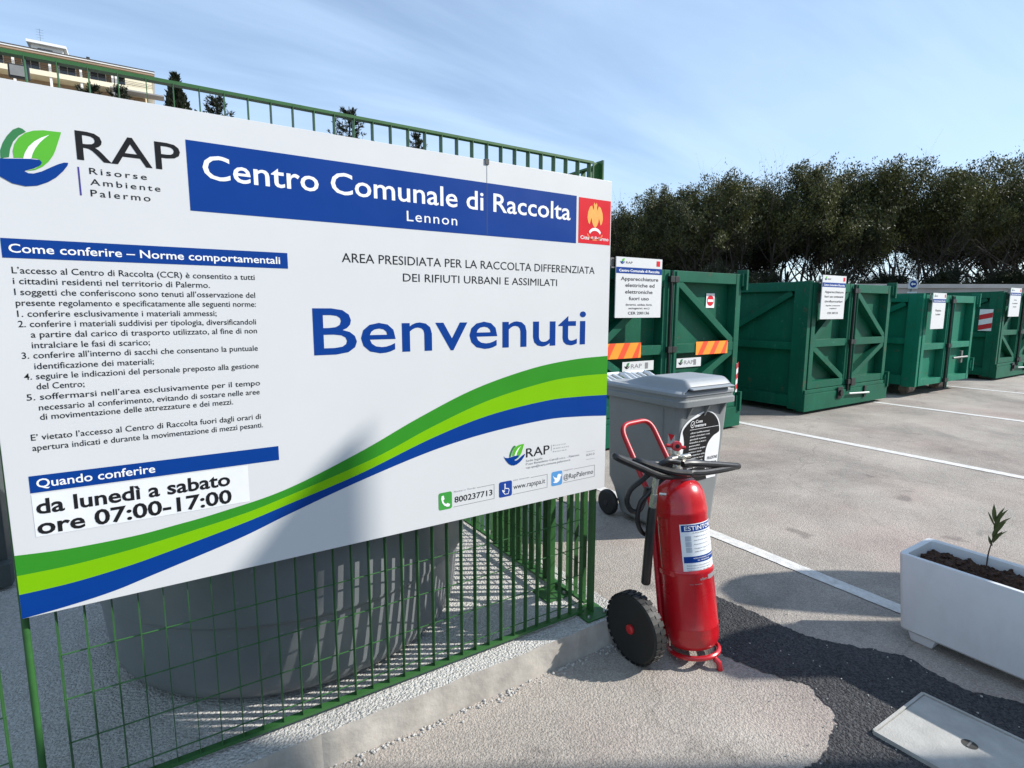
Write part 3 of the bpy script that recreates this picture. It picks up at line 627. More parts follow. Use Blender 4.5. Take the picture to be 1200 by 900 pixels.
# ================================================================== CONTAINERS
M_cg = mat('container_green', srgb(6, 84, 62), 0.50, var=0.20, spec=0.22, wear=.42, scale=2.2, dirt=0.38, dirtcol=(0.018, 0.06, 0.045), bump=0.05, bscale=9)
M_cg2 = mat('container_green_bright', srgb(12, 106, 82), 0.50, spec=0.22, wear=.42, var=0.12, scale=2.0, dirt=0.35, dirtcol=(0.02, 0.07, 0.05), bump=0.05, bscale=9)
M_steel = mat('worn_steel', (0.18, 0.18, 0.17), 0.45, 0.7, var=.25, scale=20)
M_bk = mat('black_iron', (0.012, 0.014, 0.013), 0.5, 0.2, var=.2)
M_roll = mat('roller_rust', (0.33, 0.25, 0.21), 0.7, 0.1, var=.35, scale=20, dirt=.6, dirtcol=(.12, .06, .04))
M_rw_r = mat('tape_red', srgb(190, 30, 40), .4); M_rw_w = mat('tape_white', (.7, .7, .7), .4)
M_or = mat('reflector_orange', srgb(246, 148, 40), .35, var=.06); M_or2 = mat('reflector_red', srgb(236, 78, 40), .35, var=.06)

def door(parent, x0, x1, yf, z0, z1, zm, diag, thick=.13, green=M_cg):
    """framed door leaf, front face at yf, recessed sheet, mid rail and braces"""
    fw = .10
    g = MB()
    g.box(x0, x0+fw, yf, yf+thick, z0, z1); g.box(x1-fw, x1, yf, yf+thick, z0, z1)
    for a, b in ((z0, z0+.11), (zm-.055, zm+.055), (z1-.13, z1)): g.box(x0+fw+.001, x1-fw-.001, yf+.004, yf+thick, a, b)
    for (ax, az, bx, bz) in diag:
        X0, X1 = x0+fw, x1-fw; lo = (z0+.11, zm+.055); hi = (zm-.055, z1-.13)
        seg = 0 if az < 2 else 1
        zs = (lo[seg], hi[seg]); p = (X0+(X1-X0)*ax, yf+.072, zs[0]+(zs[1]-zs[0])*(az % 2)); q = (X0+(X1-X0)*bx, yf+.072, zs[0]+(zs[1]-zs[0])*(bz % 2))
        if (az % 2) == 0: p = (p[0], p[1], p[2]-.0)
        g.bar(p, q, .085, .125, (0, 1, 0))
    g.box(x0+.02, x1-.02, yf+thick, yf+thick+.012, z0+.02, z1-.02)
    return g.build('door', green, parent, bevel=.006)

def container(x0, x1, yf, z0, z1, depth, label, diagL, diagR, xm, zm=1.06, sill=True, rollers=None, green=M_cg, lock=True):
    t = thing('skip_container', ((x0+x1)/2, yf+depth/2, 0), label, 'container', 'green skip containers lined up in the bays')
    # body: side sheets, back, floor
    g = MB(); b = .10
    g.box(x0+b, x0+b+.012, yf+.12, yf+depth-.1, z0+.12, z1-.06); g.box(x1-b-.012, x1-b, yf+.12, yf+depth-.1, z0+.12, z1-.06)
    g.box(x0+b, x1-b, yf+depth-.09, yf+depth-.08, z0+.12, z1-.06); g.box(x0+b, x1-b, yf+.12, yf+depth-.1, z0+.12, z0+.16)
    g.build('body', green, t)
    g = MB()
    for xa, xb in ((x0, x0+.11), (x1-.11, x1)):
        g.box(xa, xb, yf+.10, yf+.24, z0+.02, z1)                    # corner posts
        g.box(xa, xb, yf+depth-.14, yf+depth, z0+.02, z1)
        g.box(xa+.005, xb-.005, yf+.242, yf+depth-.142, z1-.14, z1-.003)   # top rail
        g.box(xa+.005, xb-.005, yf+.242, yf+depth-.142, z0+.05, z0+.22)   # bottom rail
        g.box(xa+.025, xb-.02, yf+.242, yf+depth-.142, (z0+z1)/2-.05, (z0+z1)/2+.06)
        for k in range(1, 4):
            yy = yf+.24+(depth-.38)*k/4; g.box(xa+.02, xb-.02, yy-.06, yy+.06, z0+.221, z1-.141)
        xc = xa+.06 if xa == x0 else xb-.06
        g.bar((xc, yf+.30, z1-.16), (xc, yf+.24+(depth-.38)/4-.06, (z0+z1)/2+.07), .09, .06, (1, 0, 0))
        g.bar((xc, yf+.30+1.4, z1-.16), (xc, yf+.24+(depth-.38)/2-.06, (z0+z1)/2+.07), .09, .06, (1, 0, 0))
    g.box(x0+.112, x1-.112, yf+depth-.14, yf+depth-.001, z1-.14, z1-.002)
    g.build('frame', green, t, bevel=.006)
    zb = z0+.33 if sill else z0+.04
    diag = lambda D: D
    door(t, x0+.09, xm-.012, yf, zb, z1-.015, zm, diagL, green=green); dr = door(t, xm+.05, x1-.09, yf, zb, z1-.015, zm, diagR, green=green)
    MB().box(x0-.005, x0+.075, yf+.012, yf+.10, z0+.03, z1+.005).build('door_post', green, t, bevel=.006)
    if sill:
        g = MB(); g.box(x0, x1, yf-.025, yf+.10, z0, z0+.26); g.box(x0+.02, x1-.02, yf-.012, yf+.10, z0+.262, z0+.322); g.build('sill', green, t, bevel=.008)
    # hinges
    for za, zc in ((z1-.22, z1+.04), (z0+.20, z0+.46)):
        h = MB(); h.box(x1-.055, x1-.02, yf-.05, yf+.10, za, zc); h.box(x1-.10, x1-.056, yf-.025, yf+.06, za+.05, zc-.05); h.build('hinge', green, t, bevel=.005)
    # twin locking rods
    for xx in (xm-.018, xm+.058):
        l = MB(); l.cyl((xx, yf-.03, zb-.10), (xx, yf-.03, z1-.03), .016, seg=12)
        l = l.build('locking_rod', M_bk if xx < xm else green, t)
        for z in (zb+.05, zm, z1-.12): MB().box(xx-.035, xx+.035, yf-.052, yf-.002, z-.035, z+.035).build('clasp', M_bk, l, bevel=.004)
    if lock:
        g = MB(); g.cyl((xm-.02, yf-.06, zb-.14), (xm+.62, yf-.06, zb-.17), .016, seg=12); g.build('latch_handle', mat('latch_grey', (.42, .45, .43), .45, .4), t)
        g = MB(); g.box(xm-.32, xm-.18, yf-.045, yf-.027, zb-.20, zb-.02); g.cyl((xm-.25, yf-.075, zb-.11), (xm-.25, yf-.040, zb-.11), .05, seg=16); g.build('ratchet', M_bk, t, bevel=.004)
        g = MB(); g.box(xm+.50, xm+.56, yf-.05, yf-.027, zb-.24, zb-.05); g.build('latch_bracket', M_bk, t, bevel=.004)
        g = MB(); g.box(xm+.04, xm+.16, yf-.06, yf-.027, zb-.02, zb+.10); g.build('latch_bracket', M_bk, t, bevel=.004)
    # rollers and runners underneath
    for yy in (yf+.35, yf+depth-.5):
        for xx in (x0+.55, x1-.55):
            r = MB(); r.cyl((xx-.13, yy, .095), (xx+.13, yy, .095), .095, seg=22); r.build('roller', M_roll, t, bevel=.008)
    g = MB()
    for xx in (x0+.62, x1-.72): g.box(xx, xx+.10, yf+.15, yf+depth-.2, .19 if z0 > .1 else .1, max(z0+.12, .2))
    g.build('runner', M_roll, t)
    return t

BR_K_L = [(0, 2, 1, 3), (0, 1, 1, 0)]     # upper rises to the right, lower falls to the right
BR_K_R = [(0, 3, 1, 2), (0, 0, 1, 1)]
c1 = container(3.78, 6.44, 4.45, 0.03, 2.02, 6.0, 'green container beside the grey wheeled bin, with orange reflective strips on its doors', BR_K_L, BR_K_R, 5.03, 1.09)
c2 = container(7.97, 10.52, 4.45, 0.05, 1.97, 6.0, 'green container with braced double doors, second from the bin, long dark side showing', BR_K_L, BR_K_R, 9.19, 1.06)
c3 = container(11.30, 13.72, 4.30, 0.16, 1.84, 5.6, 'brighter green container standing on pale rollers, doors without braces', [], [], 12.45, 0.90, sill=False, green=M_cg2, lock=False)
c4 = container(15.62, 18.15, 4.45, 0.05, 1.97, 6.0, 'green container with red and white striped plate on its side, cut by the right edge', [(0, 2, 1, 3), (0, 1, 1, 0)], BR_K_R, 16.83, 1.06)

# reflective strips, plates and marks fixed on the first container
def plate(name, m, parent, x0, x1, z0, z1, y, th=.003): return MB().box(x0, x1, y-th, y, z0, z1).build(name, m, parent)
def strip(x0, x1, z0, z1, y):
    s_ = plate('reflective_strip', M_or, c1, x0, x1, z0, z1, y)
    g = MB(); w = (x1-x0)
    for k in range(3):
        a = x0+w*(.06+.36*k); b_ = a+.09; sh_ = .10
        q = [(a, z0), (b_, z0), (b_+sh_, z1), (a+sh_, z1)]
        q = [(min(max(px_, x0), x1), pz_) for px_, pz_ in q]
        g.poly([(px_, y-.0036, pz_) for px_, pz_ in q])
    g.build('reflective_stripe', M_or2, s_)
strip(3.97, 4.58, 1.015, 1.185, 4.449); strip(5.52, 6.13, 1.005, 1.165, 4.449)
M_pl = mat('plate_white', (.62, .63, .63), .4, var=.03, dirt=.2)
for x0, x1 in ((4.30, 4.79), (5.18, 5.62)):
    p = plate('name_plate', M_pl, c1, x0, x1, .865, .975, 4.447)
    g = MB(); letters(g, 'RAP', x0+.13, x0+.30, .90, .045, lambda u, v: (u, 4.4432, v), bold=.01); g.box(x1-.14, x1-.09, 4.4432, 4.4438, .885, .955); g.build('lettering', M_grey, p, fix=False, smooth=0)
    g = MB(); g.poly([(x0+.025+(x+.334)*.5, 4.4432, .895+(z-1.8477)*.5) for x, z in HAND]); g.build('logo_hand', M_ink, p)
    g = MB(); g.poly([(x0+.025+(x+.334)*.5, 4.4430, .895+(z-1.8477)*.5) for x, z in LEAF_L]); g.build('logo_leaf', M_darkleaf, p)
p = plate('no_entry_mark', M_wht, c1, 5.825, 5.985, 1.577, 1.757, 4.574, .004)
g = MB(); g.lathe([(0, 4.5685), (.066, 4.5685), (.066, 4.5688)], (5.905, 0, 1.667), 'y', 28); q = g.build('red_disc', M_red, p); MB().box(5.850, 5.960, 4.567, 4.5682, 1.652, 1.682).build('white_bar', M_wht, q)
p = plate('striped_tape', M_rw_w, c1, 6.335, 6.372, .48, .86, 4.447)
for k in range(3): 
    z = .50+k*.14; g = MB(); g.poly([(6.335, 4.4436, z), (6.372, 4.4436, z+.03), (6.372, 4.4436, z+.10), (6.335, 4.4436, z+.07)]); g.build('red_stripe', M_rw_r, p)
# striped plate on the side of the last container
p = MB().box(15.606, 15.611, 4.60, 4.84, 1.10, 1.58).build('striped_plate', M_rw_w, c4)
for k in range(2):
    z = 1.17+.23*k; MB().poly([(15.605, 4.60, z), (15.605, 4.84, z-.06), (15.605, 4.84, z+.05), (15.605, 4.60, z+.11)]).build('red_stripe', M_rw_r, p)
# latch bar of the third container
g = MB(); g.cyl((12.62, 4.24, .66), (13.28, 4.24, .66), .02, seg=12); g.box(13.05, 13.12, 4.255, 4.297, .55, .78); g.build('latch_bar', M_steel, c3)

# ---- notices hung over the container fronts
def notice(x0, x1, z0, z1, y, rows, label, blue_text=True):
    t = thing('notice_board', ((x0+x1)/2, y, z0), label, 'notice', 'white notices hung on the containers')
    MB().box(x0, x1, y, y+.012, z0, z1).build('sheet', M_board, t)
    w, h = x1-x0, z1-z0; Yt = y-.0012
    pt = lambda lv: (lambda u, v: (u, Yt-.0012*lv, v))
    b_ = MB().box(x0+.002, x1-.002, Yt-.0004, Yt+.0002, z0+h*.735, z0+h*.835).build('blue_band', M_blue, t)
    g = MB(); letters(g, 'Centro Comunale di Raccolta', x0+w*.06, x1-w*.06, z0+h*.762, h*.040, pt(1), bold=.02); g.build('lettering', M_wht, b_, fix=False, smooth=0)
    for s, a, b__, zz_, cap in rows:
        g = MB(); letters(g, s, x0+w*a, x0+w*b__, z0+h*zz_, h*cap, pt(0), bold=.012); g.build('lettering', M_ink, t, fix=False, smooth=0)
    g = MB(); letters(g, 'RAP', x0+w*.20, x0+w*.34, z0+h*.895, h*.035, pt(0)); g.build('lettering', M_ink, t, fix=False, smooth=0)
    k = w*.9/1.0
    g = MB(); g.poly([(x0+w*.07+(x+.334)*w*.62, Yt, z0+h*.885+(z-1.8477)*w*.62) for x, z in HAND]); g.build('logo_hand', M_blue, t)
    g = MB(); g.poly([(x0+w*.07+(x+.334)*w*.62, Yt-.001, z0+h*.885+(z-1.8477)*w*.62) for x, z in LEAF_L]); g.build('logo_leaf', M_green2, t)
    MB().box(x1-w*.13, x1-w*.05, Yt-.0006, Yt, z0+h*.875, z0+h*.965).build('red_emblem', M_red, t)
    g = MB()
    for xx in (x0-.055, ):
        g.box(xx, xx+.05, y+.03, y+.034, z1-.10, z1-.01)
    g.box(x0-.055, x0+w*.3, y+.013, y+.028, z1-.12, z1-.105)
    for xx in (x0+w*.12, x1-w*.12): g.box(xx-.012, xx+.012, y+.012, y+.16, z1-.115, z1-.10); 
    g.build('hanger', M_steel, t)
    return t
notice(4.10, 4.79, 1.465, 2.105, 4.37, [('Apparecchiature', .10, .92, .620, .058), ('elettriche ed', .20, .84, .515, .058), ('elettroniche', .20, .80, .405, .058), ('fuori uso', .28, .72, .295, .058), ('(lavatrici, caldaie, forni,', .22, .80, .205, .030), ('asciugatrici, ecc.)', .28, .74, .145, .030), ('CER 200136', .27, .74, .055, .045)], 'white notice on the container nearest the grey bin, headed Apparecchiature elettriche ed elettroniche')
notice(8.12, 8.77, 1.42, 2.055, 4.37, [('Apparecchiature', .12, .92, .600, .050), ('fuori uso contenenti', .12, .92, .495, .050), ('clorofluorocarburi', .14, .90, .385, .050), ('(frigoriferi, condizionatori,', .20, .82, .300, .026), ('congelatori)', .36, .66, .235, .026), ('CER 200123', .28, .74, .120, .042)], 'white notice hung on the second container, the one with the long dark side')
notice(11.44, 11.98, 1.225, 1.855, 4.22, [('Plastica', .26, .70, .490, .052), ('Lattine', .30, .66, .385, .050)], 'white notice with two short lines on the brighter green container on rollers')
notice(15.72, 16.38, 1.42, 2.045, 4.37, [('Carta', .36, .62, .560, .050), ('e cartone', .24, .74, .440, .055), ('CER 200101', .32, .66, .320, .036)], 'white notice hung on the rightmost container, above its striped plate')

# ================================================================== TANK AND SKIP BEHIND THE FENCE
M_tank = mat('tank_plastic', (0.175, 0.186, 0.192), 0.30, var=0.10, scale=3, wear=.25, wearcol=(.30, .30, .29), dirt=0.45, dirtcol=(0.15, 0.145, 0.135), bump=0.03, bscale=18)
tk = thing('round_tank', (0.5, 2.70, ZP), 'big round dark grey plastic tank behind the fence under the board', 'tank')
g = MB(); zt = ZP
g.lathe([(0, zt+.001), (.66, zt+.001), (.712, zt+.014), (.742, zt+.045), (.757, zt+.09), (.778, zt+.318), (.782, zt+.330), (.802, zt+.345), (.806, zt+.358), (.824, zt+1.02), (.815, zt+1.04), (.78, zt+1.045), (.77, zt+1.02), (.74, zt+.15), (0, zt+.13)], (.5, 2.715, 0), seg=120); g.build('shell', M_tank, tk)
g = MB(); g.lathe([(.80, zt+.985), (.826, zt+.99), (.828, zt+1.0), (.828, zt+1.05), (.82, zt+1.065), (.79, zt+1.062)], (.5, 2.715, 0), seg=120); g.build('rim', M_tank, tk)
M_dk = mat('skip_dark', (0.05, 0.062, 0.06), 0.55, 0.1, var=.2, scale=3, dirt=.5, dirtcol=(.10, .09, .08))
dkp = thing('roll_container', (-1.7, 4.5, ZP), 'dark grey steel roll container half hidden at the left edge', 'container')
g = MB(); g.box(-3.2, -.74, 3.70, 6.4, ZP+.08, 1.55); g.build('body', M_dk, dkp, bevel=.01)
for k in range(4): MB().box(-.98-.62*k, -.90-.62*k, 3.645, 3.698, ZP+.10, 1.52).build('rib', M_dk, dkp, bevel=.005)
MB().box(-3.24, -.72, 3.63, 3.697, 1.50, 1.60).build('rim', M_steel, dkp, bevel=.005)
MB().box(-3.24, -.72, 3.62, 3.697, ZP+.02, ZP+.14).build('base_rail', M_dk, dkp, bevel=.005)
for z in (.62, .95): 
    g = MB(); g.cyl((-1.5, 3.60, z), (-.80, 3.60, z), .018, seg=10); g.cyl((-.86, 3.58, z), (-.86, 3.70, z), .03, seg=14); g.build('latch', M_steel, dkp)
MB().box(-.90, -.78, 3.60, 3.698, .70, .86).build('warning_plate', mat('plate_pale', (.35, .36, .36), .5), dkp)

# ================================================================== WHEELED BIN
M_bin = mat('bin_plastic', (0.200, 0.212, 0.215), 0.42, var=0.05, scale=5, dirt=0.12, dirtcol=(.13, .13, .12), bump=0.04, bscale=160)
M_binlid = mat('bin_lid', (0.27, 0.285, 0.30), 0.40, var=0.05, scale=5, dirt=0.15, dirtcol=(.17, .17, .16), bump=0.04, bscale=160)
M_rub = mat('rubber', (0.012, 0.012, 0.012), 0.6, var=.2, scale=30)
wbn = thing('wheeled_bin', (3.07, 2.75, 0), 'grey two wheeled refuse bin with black and white sticker on its front', 'bin')
XB0, XB1 = 2.795, 3.345
def ring(x0, x1, y0, y1, z, r, n=5):
    P = []
    for cx_, cy_, a in ((x1-r, y0+r, -90), (x1-r, y1-r, 0), (x0+r, y1-r, 90), (x0+r, y0+r, 180)):
        for k in range(n+1): P.append((cx_+r*math.cos(R(a+90*k/n)), cy_+r*math.sin(R(a+90*k/n)), z))
    return P
def loft(g, rings, cap0=True, cap1=True):
    V = [[g.bm.verts.new(p) for p in rg] for rg in rings]; n = len(V[0])
    for A, B in zip(V, V[1:]):
        for k in range(n): g.bm.faces.new((A[k], A[(k+1)%n], B[(k+1)%n], B[k]))
    if cap0: g.bm.faces.new(V[0][::-1])
    if cap1: g.bm.faces.new(V[-1])
g = MB(); loft(g, [ring(2.855, 3.285, 2.462, 2.90, .03, .035), ring(2.835, 3.305, 2.440, 2.93, .055, .045), ring(2.826, 3.314, 2.428, 3.0, .22, .05), ring(2.820, 3.320, 2.420, 3.05, .30, .05), ring(2.806, 3.334, 2.375, 3.06, .925, .05)])
g.build('body', M_bin, wbn)
g = MB(); loft(g, [ring(2.792, 3.348, 2.350, 3.075, .918, .055), ring(2.780, 3.360, 2.330, 3.085, .924, .06), ring(2.780, 3.360, 2.330, 3.085, .960, .06), ring(2.790, 3.350, 2.342, 3.075, .968, .055), ring(2.790, 3.350, 2.342, 3.075, .992, .055)])
g.build('rim', M_bin, wbn)
# short ribs under the rim
for xx in (2.90, 3.07, 3.24):
    MB().hexa([(xx-.006,2.40,.80),(xx+.006,2.40,.80),(xx+.006,2.41,.80),(xx-.006,2.41,.80),(xx-.006,2.335,.917),(xx+.006,2.335,.917),(xx+.006,2.38,.917),(xx-.006,2.38,.917)]).build('rim_rib', M_bin, wbn)
MB().cyl((2.802, 2.50, .64), (2.802, 2.50, .90), .0025, seg=6).build('seam', M_bin, wbn)
# lid: shallow skirt, raised middle running front to back, front lip
g = MB(); loft(g, [ring(2.783, 3.357, 2.335, 3.10, .9935, .06), ring(2.783, 3.357, 2.335, 3.10, 1.012, .06), ring(2.80, 3.34, 2.35, 3.09, 1.026, .055)])
def lidp(u, v):
    x = 2.815+.51*u; y = 2.338+.74*v
    e = min(1, min(u, 1-u)*9); f_ = min(1, .45+v*7) if v < .42 else max(0, 1-(v-.42)/.50)
    e = e*e*(3-2*e); f_ = f_*f_*(3-2*f_)
    return (x, y, 1.022+.078*e*f_)
g.grid(lidp, 34, 34); lid = g.build('lid', M_binlid, wbn)
MB().hexa([(2.855,2.306,1.036),(3.285,2.306,1.036),(3.285,2.36,1.040),(2.855,2.36,1.040),(2.86,2.306,1.044),(3.28,2.306,1.044),(3.28,2.36,1.056),(2.86,2.36,1.056)]).build('lid_lip', M_binlid, lid, bevel=.004)
M_hand = mat('handle_pale', (.62, .64, .65), .45, var=.05)
for xa_ in (2.83, 3.10):
    g = MB(); g.tube([(xa_, 3.03, 1.01), (xa_, 3.12, 1.045), (xa_, 3.18, 1.05), (xa_+.21, 3.18, 1.05), (xa_+.21, 3.12, 1.045), (xa_+.21, 3.03, 1.01)], .016, seg=10); g.tube([(xa_+.07, 3.06, 1.02), (xa_+.07, 3.18, 1.05)], .013, seg=8); g.tube([(xa_+.14, 3.06, 1.02), (xa_+.14, 3.18, 1.05)], .013, seg=8); g.build('handle', M_hand, wbn)
for xx in (2.80, 3.34):
    w = MB(); sg = -1 if xx < 3 else 1
    w.lathe([(.058, -.026), (.085, -.024), (.095, -.014), (.0975, 0), (.095, .014), (.085, .024), (.058, .026)], (xx-sg*.004, 3.01, .0975), 'x', 40); w = w.build('wheel', M_rub, wbn)
    h = MB(); h.lathe([(0, .030*sg), (.018, .030*sg), (.022, .02*sg), (.058, .012*sg), (.060, -.01*sg), (0, -.012*sg)], (xx-sg*.004, 3.01, .0975), 'x', 32); h.build('hub', mat('hub_black', (.022, .022, .024), .45), w)
MB().cyl((2.81, 3.01, .0975), (3.33, 3.01, .0975), .011, seg=10).build('axle', M_steel, wbn)
# front sticker
fyy = lambda z, lv: 2.375+(.925-z)*(2.420-2.375)/(.925-.30)-.0035-.0012*lv
fp = lambda lv: (lambda u, v: (u, fyy(v, lv), v))
sk = [(2.845,.38),(2.838,.56),(2.845,.68),(2.856,.765),(2.90,.815),(2.98,.852),(3.05,.872),(3.11,.872),(3.18,.845),(3.235,.79),(3.262,.70),(3.266,.55),(3.262,.38)]
blk = [(2.893,.38),(2.884,.50),(2.886,.57),(2.893,.66),(2.880,.715),(2.870,.762),(2.935,.818),(3.01,.842),(3.066,.866),(3.105,.866),(3.165,.845),(3.215,.800),(3.240,.750),(3.243,.712),(3.19,.690),(3.145,.650),(3.125,.600),(3.122,.54),(3.135,.47),(3.165,.38)]
g = MB(); g.poly([fp(0)(*p) for p in spline(sk, 4)]); stk = g.build('sticker', M_wht, wbn)
g = MB(); g.poly([fp(1)(*p) for p in spline(blk, 4)]); g.build('black_shape', M_ink, stk)
g = MB(); letters(g, 'Cosa', 2.985, 3.055, .800, .020, fp(2), bold=.02); letters(g, 'mettere', 2.985, 3.095, .772, .020, fp(2), bold=.02)
words = ['rifiuti indifferenziati', 'piatti e bicchieri rotti', 'giocattoli e penne', 'lampadine e stracci', 'pannolini', 'assorbenti e spugne', 'gomma e cuoio', 'carta sporca e unta', 'cosmetici e rasoi', 'lettiere animali', 'mozziconi', 'cd e dvd']
random.seed(12)
for i, w_ in enumerate(words): letters(g, w_, 2.945, 2.945+.05+.0078*len(w_)*.8, .728-i*.0225, .0100, fp(2), bold=.012)
g.build('lettering', M_wht, stk, fix=False, smooth=0)
g = MB(); ci = [(2.957+.0205*math.cos(R(a)), .793+.024*math.sin(R(a))) for a in range(0, 360, 12)]; ci2 = [(2.957+.0165*math.cos(R(a)), .793+.0195*math.sin(R(a))) for a in range(0, 360, 12)]
for k in range(30): g.bm.faces.new([g.bm.verts.new(fp(2)(*q)) for q in (ci[k], ci[(k+1)%30], ci2[(k+1)%30], ci2[k])])
g.poly([fp(2)(*q) for q in [(2.946,.792),(2.949,.795),(2.955,.788),(2.966,.804),(2.969,.801),(2.955,.781)]]); g.poly([fp(2)(*q) for q in [(2.935,.7555),(3.232,.7555),(3.232,.7580),(2.935,.7580)]]); g.build('tick_icon', M_wht, stk)
g = MB()
for i, w_ in enumerate(('FRAZIONE', 'RESIDUA', 'SECCA')): letters(g, w_, 3.150, 3.258, .520-i*.038, .021, fp(1), bold=.01)
for i, ch in enumerate('RIFIUTI'): letters(g, ch, 2.852, 2.864, .665-i*.034, .014, fp(1), bold=.01)
g.build('lettering', M_ink, stk, fix=False, smooth=0)
# small warning tag on the bin's flank
tg = MB().box(2.8035, 2.8045, 2.395, 2.452, .60, .735).build('recycling_mark', mat('mark_pale', (.42, .43, .43), .5), wbn)
MB().poly([(2.8028, 2.395, .737), (2.8028, 2.452, .737), (2.8028, 2.424, .69)]).build('red_triangle', M_red, tg)

# ================================================================== WHEELED FIRE EXTINGUISHER
M_fr = mat('extinguisher_red', (0.46, 0.006, 0.012), 0.28, var=0.08, scale=8, coat=0.35, dirt=.30, dirtcol=(.24, .035, .03), wear=.08, wearcol=(.20, .012, .012))
M_chr = mat('valve_nickel', (0.55, 0.53, 0.48), 0.28, 0.9, var=.12, scale=40)
M_blk = mat('black_rubber_hose', (0.010, 0.010, 0.011), 0.38, var=.2, scale=30)
EB = Vector((1.94, 1.505, .05)); EM = Matrix.Translation(EB) @ Matrix.Rotation(R(-10), 4, 'X')
ex = thing('fire_extinguisher', (1.94, 1.53, 0), 'red wheeled fire extinguisher with black hose standing by the kerb', 'fire extinguisher')
r0 = .120
g = MB(); g.lathe([(0, .0), (.07, .004), (.100, .016), (.116, .040), (.120, .075), (.120, .10), (.1215, .105), (.1215, .112), (.120, .117), (.120, .345), (.1225, .350), (.1225, .362), (.1200, .368), (.1185, .372), (.1185, .60), (.1205, .605), (.1205, .622), (.118, .628), (.118, .655), (.112, .690), (.098, .722), (.075, .746), (.050, .760), (.032, .765), (.030, .778), (0, .778)], seg=72)
g.xf(EM).build('cylinder', M_fr, ex, smooth=28)
g = MB(); ringp = [(.108*math.cos(2*math.pi*k/40), -.004+.108*math.sin(2*math.pi*k/40), -.012) for k in range(40)]
g.tube(ringp, .011, seg=10, closed=True); g.xf(EM)
fr = g.build('base_ring', M_fr, ex)
g = MB(); g.tube([(1.95, 1.395, .040), (1.950, 1.372, .032), (1.952, 1.366, 0)], .0125, seg=12); g.build('front_foot', M_fr, ex)
# U handle and back frame
def rounded(P, rad, n=6):
    P = [Vector(p) for p in P]; o_ = [P[0]]
    for a, b, c_ in zip(P, P[1:], P[2:]):
        d1 = (a-b).normalized(); d2 = (c_-b).normalized(); r_ = min(rad, (a-b).length*.45, (c_-b).length*.45)
        for k in range(n+1):
            t = k/n; o_.append((b+d1*r_)*(1-t)**2 + b*2*t*(1-t) + (b+d2*r_)*t*t)
    o_.append(P[-1]); return o_
HW = .108
hp = [(1.94-HW, 1.585, .07), (1.94-HW, 1.685, .70), (1.94-HW, 1.900, 1.000), (1.94+HW, 1.915, 1.005), (1.94+HW, 1.690, .70), (1.94+HW, 1.585, .07)]
g = MB(); g.tube(rounded(hp, .065), .0125, seg=14); g.build('handle', mat('handle_red', (0.40, 0.008, 0.016), 0.42, var=.12, scale=14, wear=.35, wearcol=(.20, .02, .02)), ex)
g = MB(); g.cyl((1.66, 1.62, .155), (2.07, 1.62, .155), .011, seg=12); g.build('axle', M_fr, ex)
for zz_ in (.355, .61):
    g = MB(); a0 = [(.124*math.cos(R(a)), .124*math.sin(R(a)), zz_) for a in range(-20, 201, 10)]
    for A, B in zip(a0, a0[1:]): g.bar(A, B, .022, .003, (A[0]+B[0], A[1]+B[1], 0))
    g.xf(EM).build('strap', M_fr, ex)
g = MB(); g.cyl((-.100, .055, .02), (-.100, .055, .40), .003, seg=8); g.cyl((-.112, .03, .02), (-.112, .03, .60), .004, seg=8); g.xf(EM); g.build('frame_rod', M_chr, ex)
# wheels
for xx, sg in ((1.690, -1), (2.045, 1)):
    o_ = (xx, 1.62, .155)
    w = MB(); w.lathe([(.112, -.026), (.140, -.029), (.150, -.024), (.153, -.010), (.153, .010), (.150, .024), (.140, .029), (.112, .026)], o_, 'x', 64)
    for k in range(30):
        for side in (-1, 1):
            a = 2*math.pi*(k+.5*(side > 0))/30; c_ = Vector((xx+side*.0145, 1.62+.1535*math.cos(a), .155+.1535*math.sin(a))); rad_ = Vector((0, math.cos(a), math.sin(a)))
            w.bar(c_-Vector((.0135, 0, 0)), c_+Vector((.0135, 0, 0)), .021, .0045, rad_)
    w = w.build('wheel', M_rub, ex, smooth=30)
    h = MB(); h.lathe([(.112, .020*sg), (.106, .012*sg), (.040, .008*sg), (.032, .024*sg), (0, .026*sg)], o_, 'x', 48)
    for k in range(5):
        a = 2*math.pi*k/5+.3; d_ = Vector((0, math.cos(a), math.sin(a))); h.bar(Vector(o_)+d_*.03+Vector((.016*sg, 0, 0)), Vector(o_)+d_*.110+Vector((.016*sg, 0, 0)), .026, .014, (1, 0, 0))
    h.build('rim', mat('rim_black', (.045, .045, .047), .35), w)
    h = MB(); h.lathe([(.021, .025*sg), (.021, .035*sg), (.015, .040*sg), (0, .041*sg)], o_, 'x', 28); h.build('hub_cap', mat('hub_red', (.42, .012, .014), .4), w)
# valve group
g = MB(); g.lathe([(.030, .772), (.030, .800), (.022, .806), (.020, .86), (.024, .864), (.024, .885), (.012, .892), (0, .893)], seg=28); g.cyl((-.055, -.01, .846), (.060, -.03, .846), .014, seg=16); g.cyl((.0, -.015, .846), (.0, -.055, .846), .012, seg=14); g.xf(EM); vv = g.build('valve', M_chr, ex)
g = MB(); g.lathe([(0, -.052), (.021, -.050), (.023, -.044), (.023, -.030), (.018, -.024), (0, -.022)], (0, 0, 0), 'y', 30); g.cyl((-.045, -.035, .008), (.04, -.035, -.012), .008, seg=10); g.xf(EM @ Matrix.Translation((-.012, -.01, .905)) @ Matrix.Rotation(R(-28), 4, 'Z')); g.build('valve_knob', M_fr, ex)
g = MB(); g.lathe([(0, -.056), (.009, -.055), (.010, -.050), (0, -.049)], (0, 0, 0), 'y', 20); g.xf(EM @ Matrix.Translation((-.012, -.01, .905)) @ Matrix.Rotation(R(-28), 4, 'Z')); g.build('gauge', M_ink, vv)
